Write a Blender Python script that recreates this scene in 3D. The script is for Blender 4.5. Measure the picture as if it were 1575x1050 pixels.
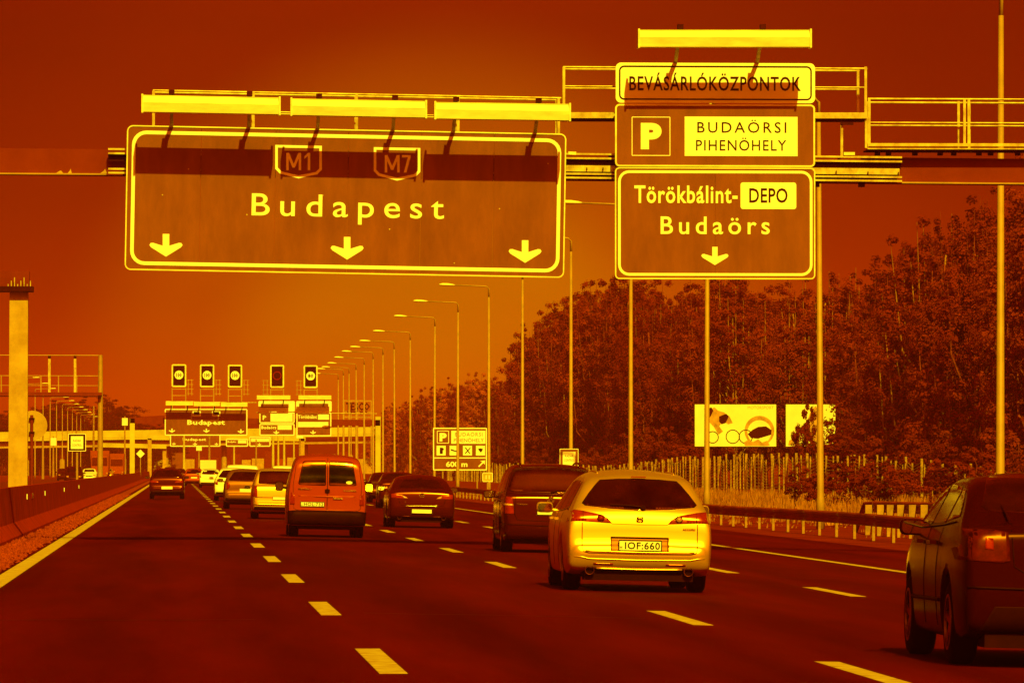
import bpy, bmesh, math, random
from mathutils import Vector, Matrix, Quaternion
from mathutils.bvhtree import BVHTree
from mathutils.geometry import delaunay_2d_cdt
R = math.radians
for o in list(bpy.data.objects):
    bpy.data.objects.remove(o, do_unlink=True)
scn = bpy.context.scene
C = scn.collection

# ------------------------------------------------------------------ camera
FPX, CXP, CYP = 9200.0, 787.5, 525.0          # focal length in photo pixels
CAMZ = 1.45
cam = bpy.data.cameras.new('camera'); camo = bpy.data.objects.new('camera', cam); C.objects.link(camo)
cam.sensor_width = 36.0; cam.lens = FPX / 1575.0 * 36.0
cam.clip_start = 0.5; cam.clip_end = 20000
YAW, PIT = math.atan(517.5 / FPX), math.atan(195.0 / FPX)
camo.location = (0, 0, CAMZ)
camo.rotation_euler = (math.pi / 2 + PIT, 0, -YAW)
scn.camera = camo
CM = camo.rotation_euler.to_matrix()

def at(px, py, Y):
    """the point at depth Y that the photograph shows at pixel (px, py)"""
    d = CM @ Vector(((px - CXP) / FPX, (CYP - py) / FPX, -1))
    k = Y / d.y
    return Vector((d.x * k, Y, CAMZ + d.z * k))

# ------------------------------------------------------------------ world, sun, exposure
SUN_EL, SUN_AZ = R(40), R(7)                 # behind the camera, a little to its right
w = bpy.data.worlds.new('World'); scn.world = w; w.use_nodes = True
nt = w.node_tree; nt.nodes.clear()
def N(t, **kw):
    n = nt.nodes.new(t)
    for k, v in kw.items():
        setattr(n, k, v)
    return n
out = N('ShaderNodeOutputWorld'); bg = N('ShaderNodeBackground')
sky = N('ShaderNodeTexSky', sky_type='NISHITA', sun_disc=False, sun_elevation=SUN_EL,
        sun_rotation=math.pi - SUN_AZ, air_density=1.0, dust_density=7, ozone_density=1.0)
bw = N('ShaderNodeRGBToBW'); nt.links.new(sky.outputs[0], bw.inputs[0])
tc = N('ShaderNodeTexCoord')
def vdist(g, s):
    a = N('ShaderNodeVectorMath', operation='SUBTRACT'); a.inputs[1].default_value = g
    nt.links.new(tc.outputs['Generated'], a.inputs[0])
    b = N('ShaderNodeVectorMath', operation='DIVIDE'); b.inputs[1].default_value = s
    nt.links.new(a.outputs[0], b.inputs[0])
    c = N('ShaderNodeVectorMath', operation='LENGTH'); nt.links.new(b.outputs[0], c.inputs[0])
    return c
# warm glow low over the road ahead
gd = (at(690, 650, 100) - Vector((0, 0, CAMZ))).normalized()
ln = vdist(gd, (0.105, 0.3, 0.105))
flo = N('ShaderNodeMath', operation='MAXIMUM'); flo.inputs[1].default_value = 1.3    # hazy horizon: never darker than the sky a little above it
nt.links.new(bw.outputs[0], flo.inputs[0])
ramp = N('ShaderNodeValToRGB'); nt.links.new(ln.outputs['Value'], ramp.inputs[0])
cr = ramp.color_ramp; cr.interpolation = 'EASE'
SKY = [(0, (.62, .27, .001)), (.25, (.55, .20, .0006)), (.45, (.39, .080, .0002)), (.68, (.195, .009, .0001)), (1, (.145, .003, .0001))]
cr.elements[0].position = 0.0; cr.elements[1].position = 1.0
for p_, c_ in SKY[1:-1]: cr.elements.new(p_)
for e_, (p_, c_) in zip(cr.elements, SKY): e_.position = p_; e_.color = (*(v*1.33 for v in c_), 1)
mul = N('ShaderNodeMixRGB', blend_type='MULTIPLY'); mul.inputs[0].default_value = 1
nt.links.new(ramp.outputs[0], mul.inputs[1]); nt.links.new(flo.outputs[0], mul.inputs[2])
nzm = N('ShaderNodeMapping'); nzm.inputs['Scale'].default_value = (9, 9, 34); nt.links.new(tc.outputs['Generated'], nzm.inputs[0])
nz = N('ShaderNodeTexNoise'); nz.inputs['Scale'].default_value = 2.2; nz.inputs['Detail'].default_value = 5; nt.links.new(nzm.outputs[0], nz.inputs['Vector'])
mr = N('ShaderNodeMapRange'); mr.inputs['From Min'].default_value = .3; mr.inputs['From Max'].default_value = .75; mr.inputs['To Min'].default_value = 3.4; mr.inputs['To Max'].default_value = 3.95
nt.links.new(nz.outputs['Fac'], mr.inputs['Value'])
scl = N('ShaderNodeVectorMath', operation='SCALE'); nt.links.new(mr.outputs[0], scl.inputs['Scale'])
nt.links.new(mul.outputs[0], scl.inputs[0]); mul = scl
# the brighter the sky (towards the sun), the yellower it is
fy = N('ShaderNodeMapRange'); fy.inputs['From Min'].default_value = 3.0; fy.inputs['From Max'].default_value = 30.0; fy.inputs['To Min'].default_value = 1.0; fy.inputs['To Max'].default_value = 12.0
nt.links.new(bw.outputs[0], fy.inputs['Value'])
cy = N('ShaderNodeCombineXYZ'); cy.inputs[0].default_value = 1; cy.inputs[2].default_value = 1; nt.links.new(fy.outputs[0], cy.inputs[1])
my = N('ShaderNodeVectorMath', operation='MULTIPLY'); nt.links.new(mul.outputs[0], my.inputs[0]); nt.links.new(cy.outputs[0], my.inputs[1]); mul = my
nt.links.new(mul.outputs[0], bg.inputs[0]); bg.inputs[1].default_value = 0.09
nt.links.new(bg.outputs[0], out.inputs[0])
sl = bpy.data.lights.new('sun', 'SUN'); so = bpy.data.objects.new('sun', sl); C.objects.link(so)
sl.energy = 3.1; sl.angle = R(0.5); sl.color = (1.0, 0.98, 0.037)
sd = Vector((math.sin(SUN_AZ) * math.cos(SUN_EL), -math.cos(SUN_AZ) * math.cos(SUN_EL), math.sin(SUN_EL)))
so.rotation_euler = (-sd).to_track_quat('-Z', 'Y').to_euler(); so.location = (0, -20, 60)
vs = scn.view_settings
scn.display_settings.display_device = 'sRGB'
vs.view_transform = 'Standard'; vs.look = 'None'; vs.gamma = 1; vs.use_curve_mapping = False
vs.exposure = 0.75
scn.render.engine = 'CYCLES'
scn.cycles.use_denoising = True
scn.cycles.max_bounces = 6

# ------------------------------------------------------------------ materials
MATS = {}
def mat(name, col, rough=.6, metal=0., var=.15, scale=3., bump=0., bscale=40., col2=None, coat=0., stretch=None,
        trans=0., spec=.5):
    if name in MATS: return MATS[name]
    m = bpy.data.materials.new(name); m.use_nodes = True
    t = m.node_tree; b = t.nodes['Principled BSDF']; L = t.links
    b.inputs['Roughness'].default_value = rough; b.inputs['Metallic'].default_value = metal
    b.inputs['Specular IOR Level'].default_value = min(spec, .12) if rough >= .7 else spec
    if max(col) < .36: b.inputs['Specular Tint'].default_value = (1, .30, .05, 1)
    if coat: b.inputs['Coat Weight'].default_value = coat; b.inputs['Coat Roughness'].default_value = .06
    co = t.nodes.new('ShaderNodeTexCoord'); src = co.outputs['Object']
    if stretch:
        mp = t.nodes.new('ShaderNodeMapping'); mp.inputs['Scale'].default_value = stretch
        L.new(src, mp.inputs[0]); src = mp.outputs[0]
    nz = t.nodes.new('ShaderNodeTexNoise'); nz.inputs['Scale'].default_value = scale
    nz.inputs['Detail'].default_value = 6; nz.inputs['Roughness'].default_value = .65
    L.new(src, nz.inputs['Vector'])
    rp = t.nodes.new('ShaderNodeValToRGB'); L.new(nz.outputs['Fac'], rp.inputs[0])
    c2 = col2 or tuple(c * (1 - 1.6 * var) for c in col)
    c1 = tuple(min(1, c * (1 + var)) for c in col)
    rp.color_ramp.elements[0].position = .34; rp.color_ramp.elements[0].color = (*c2, 1)
    rp.color_ramp.elements[1].position = .66; rp.color_ramp.elements[1].color = (*c1, 1)
    L.new(rp.outputs[0], b.inputs['Base Color'])
    if bump:
        n2 = t.nodes.new('ShaderNodeTexNoise'); n2.inputs['Scale'].default_value = bscale; n2.inputs['Detail'].default_value = 4
        L.new(src, n2.inputs['Vector'])
        bp = t.nodes.new('ShaderNodeBump'); bp.inputs['Strength'].default_value = bump; bp.inputs['Distance'].default_value = .02
        L.new(n2.outputs['Fac'], bp.inputs['Height']); L.new(bp.outputs[0], b.inputs['Normal'])
    if trans:
        tr = t.nodes.new('ShaderNodeBsdfTranslucent'); L.new(rp.outputs[0], tr.inputs[0])
        mx = t.nodes.new('ShaderNodeMixShader'); mx.inputs[0].default_value = trans
        L.new(b.outputs[0], mx.inputs[1]); L.new(tr.outputs[0], mx.inputs[2])
        L.new(mx.outputs[0], t.nodes['Material Output'].inputs[0])
    MATS[name] = m
    return m

m_ = mat('asphalt', (.082, .0020, .0003), .8, var=.20, scale=.9, bump=.35, bscale=55, stretch=(1, .07, 1), spec=.03, col2=(.060, .0012, .0002))
def wear(m):                                  # polished wheel tracks, oil-dark lane centres and old patches
    t = m.node_tree; L = t.links; b = t.nodes['Principled BSDF']; src = b.inputs['Base Color'].links[0].from_socket
    co = t.nodes.new('ShaderNodeTexCoord'); sp = t.nodes.new('ShaderNodeSeparateXYZ'); L.new(co.outputs['Object'], sp.inputs[0])
    a = t.nodes.new('ShaderNodeMath'); a.operation = 'MULTIPLY_ADD'; L.new(sp.outputs[0], a.inputs[0]); a.inputs[1].default_value = 2*math.pi/1.755; a.inputs[2].default_value = 1.1
    c = t.nodes.new('ShaderNodeMath'); c.operation = 'SINE'; L.new(a.outputs[0], c.inputs[0])
    mp = t.nodes.new('ShaderNodeMapping'); mp.inputs['Scale'].default_value = (.5, .018, 1); L.new(co.outputs['Object'], mp.inputs[0])
    n = t.nodes.new('ShaderNodeTexNoise'); n.inputs['Scale'].default_value = 1.; n.inputs['Detail'].default_value = 3; L.new(mp.outputs[0], n.inputs['Vector'])
    d = t.nodes.new('ShaderNodeMath'); d.operation = 'MULTIPLY_ADD'; L.new(c.outputs[0], d.inputs[0]); d.inputs[1].default_value = .07; L.new(n.outputs['Fac'], d.inputs[2])
    r = t.nodes.new('ShaderNodeMapRange'); r.inputs['From Min'].default_value = .3; r.inputs['From Max'].default_value = .72; r.inputs['To Min'].default_value = .80; r.inputs['To Max'].default_value = 1.22
    L.new(d.outputs[0], r.inputs['Value'])
    v = t.nodes.new('ShaderNodeVectorMath'); v.operation = 'SCALE'; L.new(src, v.inputs[0]); L.new(r.outputs[0], v.inputs['Scale']); L.new(v.outputs[0], b.inputs['Base Color'])
wear(m_)
mat('asphalt_far', (.14, .014, .001), .85, var=.2, scale=.4, spec=.3)
mat('road_paint', (.56, .42, .06), .75, var=.08, scale=5, col2=(.36, .17, .02))
mat('gravel', (.26, .036, .003), .9, var=.5, scale=9, col2=(.12, .010, .001))
mat('earth', (.17, .013, .001), .95, var=.35, scale=.35, col2=(.11, .006, .0006), bump=.4, bscale=3)
mat('dry_grass', (.46, .19, .01), .9, var=.3, scale=.5, col2=(.26, .07, .004), trans=.3)
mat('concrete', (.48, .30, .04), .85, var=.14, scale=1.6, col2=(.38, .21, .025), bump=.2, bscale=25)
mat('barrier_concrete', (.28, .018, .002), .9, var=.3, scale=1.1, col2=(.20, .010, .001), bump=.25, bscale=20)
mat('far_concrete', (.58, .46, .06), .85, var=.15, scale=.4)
mat('sign_brown', (.215, .059, .014), .5, var=.13, scale=1.5, stretch=(1.6, 1, .5), spec=.25)
mat('sign_white', (.84, .84, .58), .5, var=.04, scale=2)
mat('sign_dark', (.045, .003, .0005), .6, var=.1, spec=.1)
mat('sign_green', (.45, .34, .02), .5, var=.08)
mat('galvanised', (.60, .48, .10), .5, .35, var=.16, scale=4, col2=(.36, .22, .03))
mat('lamp_housing', (.78, .70, .22), .5, var=.14, scale=2.6, stretch=(.5, 1, 2))
mat('beam_paint', (.175, .020, .002), .6, var=.1, scale=1.2, col2=(.145, .014, .0015), spec=.2)
mat('dark_steel', (.05, .004, .0006), .65, var=.2, spec=.12)
mat('rail_steel', (.27, .036, .003), .6, .2, var=.3, scale=2, stretch=(1, .2, 1), spec=.3)
mat('post_steel', (.40, .20, .025), .7, var=.2, scale=3)
mat('pole_steel', (.40, .215, .025), .55, .1, var=.14, scale=1.2, spec=.3)
mat('wood_pale', (.37, .19, .025), .85, var=.35, scale=6)
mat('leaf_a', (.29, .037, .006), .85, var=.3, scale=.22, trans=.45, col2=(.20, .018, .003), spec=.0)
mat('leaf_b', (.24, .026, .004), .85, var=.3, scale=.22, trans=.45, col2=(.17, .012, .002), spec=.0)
mat('leaf_hazed', (.42, .085, .006), .7, var=.35, scale=.5, trans=.25, col2=(.27, .04, .003))  # distance haze put into the leaf colour as a paler, yellower tone
mat('bark', (.22, .04, .004), .9, var=.4, scale=5)
mat('bark_pale', (.30, .13, .015), .85, var=.4, scale=4, col2=(.12, .03, .003), stretch=(1, 1, .4))
mat('hill', (.10, .006, .0005), .95, var=.35, scale=.01, col2=(.12, .008, .0005))
mat('tyre', (.012, .0012, .0003), .9, var=.2)
mat('rim', (.30, .12, .02), .35, .8, var=.1)
mat('car_trim', (.020, .0014, .0003), .6, var=.2, spec=.12)
mat('glass', (.026, .0018, .0003), .07, var=.45, scale=1.6, spec=.6)
mat('chrome', (.8, .62, .14), .15, 1., var=.03)
mat('lens_red', (.22, .010, .001), .15, var=.2, scale=14, spec=.5)
mat('lens_clear', (.50, .20, .03), .2, var=.3, scale=14)
mat('plate_white', (.80, .76, .45), .4, var=.03)
mat('mirror_glass', (.6, .5, .2), .05, 1., var=.03)
mat('silver_paint', (.74, .38, .03), .34, .70, var=.02, scale=.7, spec=.5)
mat('red_paint', (.31, .028, .002), .24, .0, var=.06, scale=.6, spec=.4)
mat('black_paint', (.045, .0022, .0003), .15, .1, var=.1, scale=.6, spec=.35)
mat('maroon_paint', (.058, .0026, .0004), .16, .2, var=.06, scale=.6, spec=.3)
mat('grey_paint', (.17, .05, .005), .4, .3, var=.05, spec=.3)
mat('white_paint', (.78, .72, .40), .35, var=.03, coat=.5)
mat('exhaust_steel', (.10, .012, .002), .4, .6, var=.1)
mat('dark_paint', (.028, .0010, .0002), .18, .0, var=.1, scale=.6, spec=.04)
mat('leaf_dark', (.10, .006, .0006), .85, var=.25, scale=.22, trans=.3, spec=.0)
mat('glare_glass', (.30, .15, .012), .10, 1.0, var=.45, scale=1.3)  # mirror-like pane tone stands in for bright glare in the van's windows
mat('lens_dim', (.085, .004, .0005), .25, var=.3, scale=10, spec=.25)
mat('tarpaulin', (.30, .045, .005), .7, var=.1)
mat('ad_white', (.80, .74, .36), .55, var=.05, scale=1)
mat('ad_mid', (.55, .25, .03), .6, var=.3, scale=2)
mat('led_panel', (.030, .0015, .0003), .6, var=.1, spec=.1)

# ------------------------------------------------------------------ mesh helper
class MB:
    def __init__(s): s.v = []; s.f = []
    def quad(s, a, b, c, d):
        n = len(s.v); s.v += [tuple(a), tuple(b), tuple(c), tuple(d)]; s.f.append((n, n+1, n+2, n+3))
    def hexa(s, p):                       # 8 corners: bottom 4 (ccw), top 4
        n = len(s.v); s.v += [tuple(q) for q in p]
        for f in ((3,2,1,0),(4,5,6,7),(0,1,5,4),(1,2,6,5),(2,3,7,6),(3,0,4,7)):
            s.f.append(tuple(n+i for i in f))
        return s
    def box(s, x0, x1, y0, y1, z0, z1):
        return s.hexa([(x0,y0,z0),(x1,y0,z0),(x1,y1,z0),(x0,y1,z0),(x0,y0,z1),(x1,y0,z1),(x1,y1,z1),(x0,y1,z1)])
    def bar(s, a, b, wx, wz, up=(0,0,1)):  # rectangular bar between two points
        a, b = Vector(a), Vector(b); d = (b - a).normalized(); u = Vector(up)
        if abs(d.dot(u)) > .98: u = Vector((0, 1, 0))
        r = d.cross(u).normalized() * wx / 2; u = r.cross(d).normalized() * wz / 2
        return s.hexa([a-r-u, a+r-u, b+r-u, b-r-u, a-r+u, a+r+u, b+r+u, b-r+u])
    def tube(s, pts, rad, n=8, cap=True):
        pts = [Vector(p) for p in pts]
        rads = rad if isinstance(rad, (list, tuple)) else [rad] * len(pts)
        base = len(s.v)
        for i, p in enumerate(pts):
            d = (pts[min(i+1, len(pts)-1)] - pts[max(i-1, 0)]).normalized()
            u = Vector((0,0,1)) if abs(d.z) < .9 else Vector((0,1,0))
            r = d.cross(u).normalized(); u = r.cross(d)
            for k in range(n):
                t = 2*math.pi*k/n
                s.v.append(tuple(p + (r*math.cos(t) + u*math.sin(t))*rads[i]))
        for i in range(len(pts)-1):
            for k in range(n):
                a = base+i*n+k; b = base+i*n+(k+1) % n
                s.f.append((a, b, b+n, a+n))
        if cap:
            s.f.append(tuple(base+k for k in range(n))[::-1]); s.f.append(tuple(base+(len(pts)-1)*n+k for k in range(n)))
        return s
    def prism(s, poly, o, ru, uu, t):      # polygon in plane (ru,uu) at o, extruded toward the normal by t
        o, ru, uu = Vector(o), Vector(ru), Vector(uu); nn = ru.cross(uu).normalized()
        n = len(s.v); m = len(poly)
        for k in (0, 1):
            for (a, b) in poly: s.v.append(tuple(o + ru*a + uu*b + nn*(t*k)))
        s.f.append(tuple(n+m+i for i in range(m))); s.f.append(tuple(n+i for i in range(m))[::-1])
        for i in range(m):
            j = (i+1) % m; s.f.append((n+i, n+j, n+m+j, n+m+i))
        return s
    def ring(s, outer, inner, o, ru, uu, t):
        o, ru, uu = Vector(o), Vector(ru), Vector(uu); nn = ru.cross(uu).normalized()
        n = len(s.v); m = len(outer)
        for k in (0, 1):
            for P in (outer, inner):
                for (a, b) in P: s.v.append(tuple(o + ru*a + uu*b + nn*(t*k)))
        for i in range(m):
            j = (i+1) % m
            O0, O1, I0, I1 = n+i, n+j, n+m+i, n+m+j
            O2, O3, I2, I3 = O0+2*m, O1+2*m, I0+2*m, I1+2*m
            s.f += [(O2, O3, I3, I2), (O1, O0, I0, I1), (O0, O1, O3, O2), (I1, I0, I2, I3)]
        return s
    def mesh(s, name, smooth=False):
        me = bpy.data.meshes.new(name); me.from_pydata(s.v, [], s.f); me.update()
        if smooth:
            for p in me.polygons: p.use_smooth = True
        return me
    def build(s, name, m, parent=None, smooth=False):
        return obj(name, s.mesh(name, smooth), m, parent)

def obj(name, me, m, parent=None):
    if m is not None and not me.materials: me.materials.append(MATS[m] if isinstance(m, str) else m)
    o = bpy.data.objects.new(name, me); C.objects.link(o)
    if parent is not None: o.parent = parent
    return o
def tag(o, label=None, cat=None, group=None, kind=None):
    if label: o['label'] = label
    if cat: o['category'] = cat
    if group: o['group'] = group
    if kind: o['kind'] = kind
    return o
def thing(name, label, cat, loc=(0,0,0), group=None, rot=(0,0,0)):
    o = bpy.data.objects.new(name, None); C.objects.link(o); o.empty_display_size = .2
    o.location = loc; o.rotation_euler = rot
    return tag(o, label, cat, group)
def rrect(x0, x1, y0, y1, r, n=6):
    P = []
    for (cx, cy, a) in ((x1-r, y1-r, 0), (x0+r, y1-r, 90), (x0+r, y0+r, 180), (x1-r, y0+r, 270)):
        for k in range(n+1):
            t = R(a + 90*k/n); P.append((cx + r*math.cos(t), cy + r*math.sin(t)))
    return P
def circ(cx, cy, r, n=20, ry=None):
    ry = ry or r
    return [(cx + r*math.cos(2*math.pi*k/n), cy + ry*math.sin(2*math.pi*k/n)) for k in range(n)]

# text as mesh data, capital height 1, baseline 0
_TX = {}
def text_data(s, bold=0., spacing=1., res=3):
    k = (s, bold, spacing, res)
    if k in _TX: return _TX[k]
    def raw(st):
        cu = bpy.data.curves.new('t', 'FONT'); cu.body = st; cu.offset = bold; cu.space_character = spacing
        cu.resolution_u = res; cu.extrude = .01; cu.fill_mode = 'BOTH'
        o = bpy.data.objects.new('t', cu); C.objects.link(o)
        dg = bpy.context.evaluated_depsgraph_get(); dg.update()
        me = bpy.data.meshes.new_from_object(o.evaluated_get(dg))
        v = [tuple(q.co) for q in me.vertices]; f = [tuple(p.vertices) for p in me.polygons]
        bpy.data.objects.remove(o, do_unlink=True); bpy.data.meshes.remove(me); bpy.data.curves.remove(cu)
        return v, f
    hv, _ = raw('H'); y0 = min(q[1] for q in hv); cap = max(q[1] for q in hv) - y0
    v, f = raw(s); x0 = min(q[0] for q in v); x1 = max(q[0] for q in v)
    v = [((q[0]-x0)/cap, (q[1]-y0)/cap, q[2]) for q in v]
    _TX[k] = (v, f, (x1-x0)/cap)
    return _TX[k]
def add_text(mb, s, o, ru, uu, width, cap, t=.004, bold=0., spacing=1., res=3):
    v, f, wd = text_data(s, bold, spacing, res)
    o, ru, uu = Vector(o), Vector(ru), Vector(uu); nn = ru.cross(uu).normalized()
    n = len(mb.v); sx = width / wd
    for (a, b, c) in v: mb.v.append(tuple(o + ru*(a*sx) + uu*(b*cap) + nn*(t if c > 0 else 0)))
    mb.f += [tuple(n+i for i in q) for q in f]
    return mb

# ------------------------------------------------------------------ the setting
def gz(x):                                  # height of the ground across the road (cross-fall to the right)
    K = [(-400, -.2), (-6, 0), (1.54, 0), (17.2, -.345), (20, -.33), (26.5, .18), (40, .3), (400, .4)]
    for (a, za), (b, zb) in zip(K, K[1:]):
        if x <= b: return za + (zb - za) * (x - a) / (b - a)
    return K[-1][1]
def strip(name, xs, y0, y1, m, dz=0., kind='structure', step=60, parent=None):
    mb = MB(); ys = [y0]
    while ys[-1] < y1: ys.append(min(y1, ys[-1] + step))
    nx = len(xs)
    for y in ys:
        for x in xs: mb.v.append((x, y, gz(x) + dz))
    for j in range(len(ys)-1):
        for i in range(nx-1):
            a = j*nx+i; mb.f.append((a, a+1, a+1+nx, a+nx))
    o = mb.build(name, m, parent); 
    if parent is None: tag(o, kind=kind)
    return o
strip('ground', [-4000, -400, -60, -6, -3.2, 1.54, 17.2, 20, 22, 24, 26.5, 30, 40, 60, 400, 4000], -300, 5800, 'earth', -.05, step=300)
road = strip('road', [-2.62, 1.54, 5.05, 8.55, 11.8, 15.6], -60, 2400, 'asphalt')
strip('median_strip', [-6.3, -2.62], -60, 2400, 'gravel', -.012)
strip('opposite_road', [-18.5, -6.3], -60, 2400, 'asphalt_far')
strip('verge', [15.6, 17.2, 18.6, 20], -60, 1200, 'earth', -.02)
# painted lines
def line(name, xc, wd, y0, y1, parent, dz=.004):
    mb = MB(); y = y0
    while y < y1:
        n = min(y1, y + 20)
        mb.quad((xc-wd/2, y, gz(xc-wd/2)+dz), (xc+wd/2, y, gz(xc+wd/2)+dz), (xc+wd/2, n, gz(xc+wd/2)+dz), (xc-wd/2, n, gz(xc-wd/2)+dz)); y = n
    return mb.build(name, 'road_paint', parent)
line('edge_line', -2.25, .26, -50, 1500, road)
line('edge_line', 11.75, .20, -50, 1500, road)
for xc, ph in ((1.54, 45.2), (5.15, 44.3), (8.55, 43.8)):
    mb = MB(); s = -.022 if xc > 2 else 0
    mb.hexa([(-.1, -2.9, 0), (.1, -2.9, .2*s), (.1, 2.9, .2*s), (-.1, 2.9, 0), (-.1, -2.9, .004), (.1, -2.9, .004+.2*s), (.1, 2.9, .004+.2*s), (-.1, 2.9, .004)])
    me = mb.mesh('lane_dash')
    for k in range(-1, 42):
        o = obj('lane_dash', me, 'road_paint', road); o.location = (xc, ph + 16.9*k, gz(xc) + .001)
rnd = random.Random(3)
mb = MB()
for (ya, xa, xb) in ((57.5, -2.1, .9), (60.4, 1.9, 4.8), (88, 8.9, 13.5), (113.0, 12.4, 15.4)):
    x = xa; y = ya; pts = []
    while x < xb: pts.append((x, y)); x += .22; y += rnd.uniform(-.12, .14)
    for (p, q), (r_, s_) in zip(pts, pts[1:]):
        mb.quad((p, q-.04, gz(p)+.003), (r_, s_-.04, gz(r_)+.003), (r_, s_+.04, gz(r_)+.003), (p, q+.04, gz(p)+.003))
mb.build('road_crack', 'sign_dark', road)
# loose gravel beside the barrier
mb = MB(); rnd = random.Random(5)
for _ in range(5200):
    y = 70 + 260 * rnd.random()**1.6; x = rnd.uniform(-3.2, -2.42) - .1*rnd.random(); r_ = rnd.uniform(.012, .045)
    n = len(mb.v); z = gz(x)
    mb.v += [(x-r_, y, z), (x+r_, y+r_*.3, z), (x, y-r_, z), (x+r_*.2, y+r_, z), (x, y, z+r_*1.1)]
    mb.f += [(n, n+2, n+4), (n+2, n+1, n+4), (n+1, n+3, n+4), (n+3, n, n+4)]
tag(mb.build('loose_gravel', 'gravel'), 'loose gravel swept against the concrete median barrier', 'gravel', kind='stuff')
# hills beyond
mb = MB(); rnd = random.Random(8); xs = [-900 + 60*i for i in range(40)]
for x in xs:
    hgt = 21 + 2.2*math.sin(x*.021) + 1.6*math.sin(x*.055+1) + rnd.uniform(-.7, .7) - max(0, (x+60)*.03)
    mb.v += [(x, 1900, -1), (x*1.05, 2100, max(4, hgt)), (x*1.2, 2700, -1)]
for i in range(len(xs)-1):
    a = i*3; mb.f += [(a, a+3, a+4, a+1), (a+1, a+4, a+5, a+2)]
tag(mb.build('hill', 'hill', smooth=True), kind='structure')

# ------------------------------------------------------------------ concrete median barrier
bar = thing('median_barrier', 'concrete safety barrier running along the left edge of the road', 'barrier', (-3.5, 126, 0))
prof = [(.3, 0), (.3, .08), (.13, .32), (.06, 1.05), (-.06, 1.05), (-.13, .32), (-.3, .08), (-.3, 0)]
def seg_mesh(L):
    mb = MB(); m = len(prof)
    for y in (.012, L-.012):
        for (x, z) in prof: mb.v.append((x, y, z))
    for i in range(m-1): mb.f.append((i+1, i, i+m, i+1+m))
    mb.f += [tuple(range(m)), tuple(range(m, 2*m))[::-1]]
    return mb.mesh('barrier_segment')
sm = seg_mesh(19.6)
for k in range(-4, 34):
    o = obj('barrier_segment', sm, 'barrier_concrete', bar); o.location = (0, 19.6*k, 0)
for (y, m) in ((17.5, 'lens_red'), (12, 'sign_white'), (31, 'sign_white'), (58, 'sign_white'), (86, 'sign_white')):
    MB().box(.085, .105, y-1.1 if m == 'lens_red' else y-.08, y+.1, .74, .86).build('reflector', m, bar)

# ------------------------------------------------------------------ sign boards
class Board:
    """a flat board at depth Y; features are given in photograph pixels"""
    def __init__(s, x0, y0, Y, slope=0.):
        s.x0, s.y0, s.Y = x0, y0, Y; s.O = at(x0, y0, Y); s.k = (at(x0+100, y0, Y) - s.O).x / 100
        a = math.atan(slope); s.c, s.s = math.cos(a), math.sin(a)
        s.ru = Vector((s.c, 0, -s.s)); s.uu = Vector((s.s, 0, s.c))
    def uv(s, px, py):
        dx, dy = (px - s.x0)*s.k, (py - s.y0)*s.k
        return (dx*s.c + dy*s.s, -(-dx*s.s + dy*s.c))
    def o(s, d): return s.O + Vector((0, -d, 0))
    def rect(s, mb, x0, x1, y0, y1, r=0, d=0., t=.004):
        (u0, v1), (u1, v0) = s.uv(x0, y0), s.uv(x1, y1)
        u0 = (x0-s.x0)*s.k/s.c; u1 = u0 + (x1-x0)*s.k/s.c
        P = rrect(u0, u1, v0, v1, r*s.k) if r else [(u0, v0), (u1, v0), (u1, v1), (u0, v1)]
        return mb.prism(P, s.o(d), s.ru, s.uu, t)
    def frame(s, mb, x0, x1, y0, y1, r, wpx, d=0., t=.004):
        (u0, v1), (_, v0) = s.uv(x0, y0), s.uv(x0, y1)
        u0 = (x0-s.x0)*s.k/s.c; u1 = u0 + (x1-x0)*s.k/s.c
        v1 = -(y0-s.y0)*s.k*1. if True else v1; v0 = v1 - (y1-y0)*s.k
        wm = wpx*s.k; rm = max(r*s.k, wm*1.05)
        return mb.ring(rrect(u0, u1, v0, v1, rm), rrect(u0+wm, u1-wm, v0+wm, v1-wm, rm-wm), s.o(d), s.ru, s.uu, t)
    def poly(s, mb, pts, d=0., t=.004):
        P = [s.uv(*p) for p in pts]
        a = sum(P[i][0]*P[(i+1) % len(P)][1]-P[(i+1) % len(P)][0]*P[i][1] for i in range(len(P)))
        if a < 0: P = P[::-1]
        return mb.prism(P, s.o(d), s.ru, s.uu, t)
    def text(s, mb, st, xl, yb, wpx, cap, d=0., bold=0., spacing=1., t=.004, res=3):
        u, v = s.uv(xl, yb)
        return add_text(mb, st, s.o(d) + s.ru*u + s.uu*v, s.ru, s.uu, wpx*s.k, cap*s.k, t, bold, spacing, res)
    def arrow(s, mb, cx, cy, w_, h_, d=0.):   # the blunt three-stroke arrow of the lane signs
        a, b = w_/2, h_/2
        pts = [(-.20*a, -b), (.20*a, -b), (.20*a, .04*b), (.78*a, -.22*b), (.93*a, -.20*b), (1.0*a, -.02*b), (.90*a, .18*b), (0, b),
               (-.90*a, .18*b), (-1.0*a, -.02*b), (-.93*a, -.20*b), (-.78*a, -.22*b), (-.20*a, .04*b)]
        P = [s.uv(cx+p[0], cy+p[1]) for p in pts][::-1]
        n = len(mb.v); o = s.o(d); nn = Vector((0, -1, 0)); c = s.uv(cx, cy+.12*b)
        for k in (0, 1):
            for q in P + [c]: mb.v.append(tuple(o + s.ru*q[0] + s.uu*q[1] + nn*(.004*k)))
        m = len(P)
        for i in range(m):
            j = (i+1) % m
            mb.f += [(n+m+1+i, n+m+1+j, n+2*m+1), (n+i, n+j, n+m+1+j, n+m+1+i)]
        return mb

YG = 116.0
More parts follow.
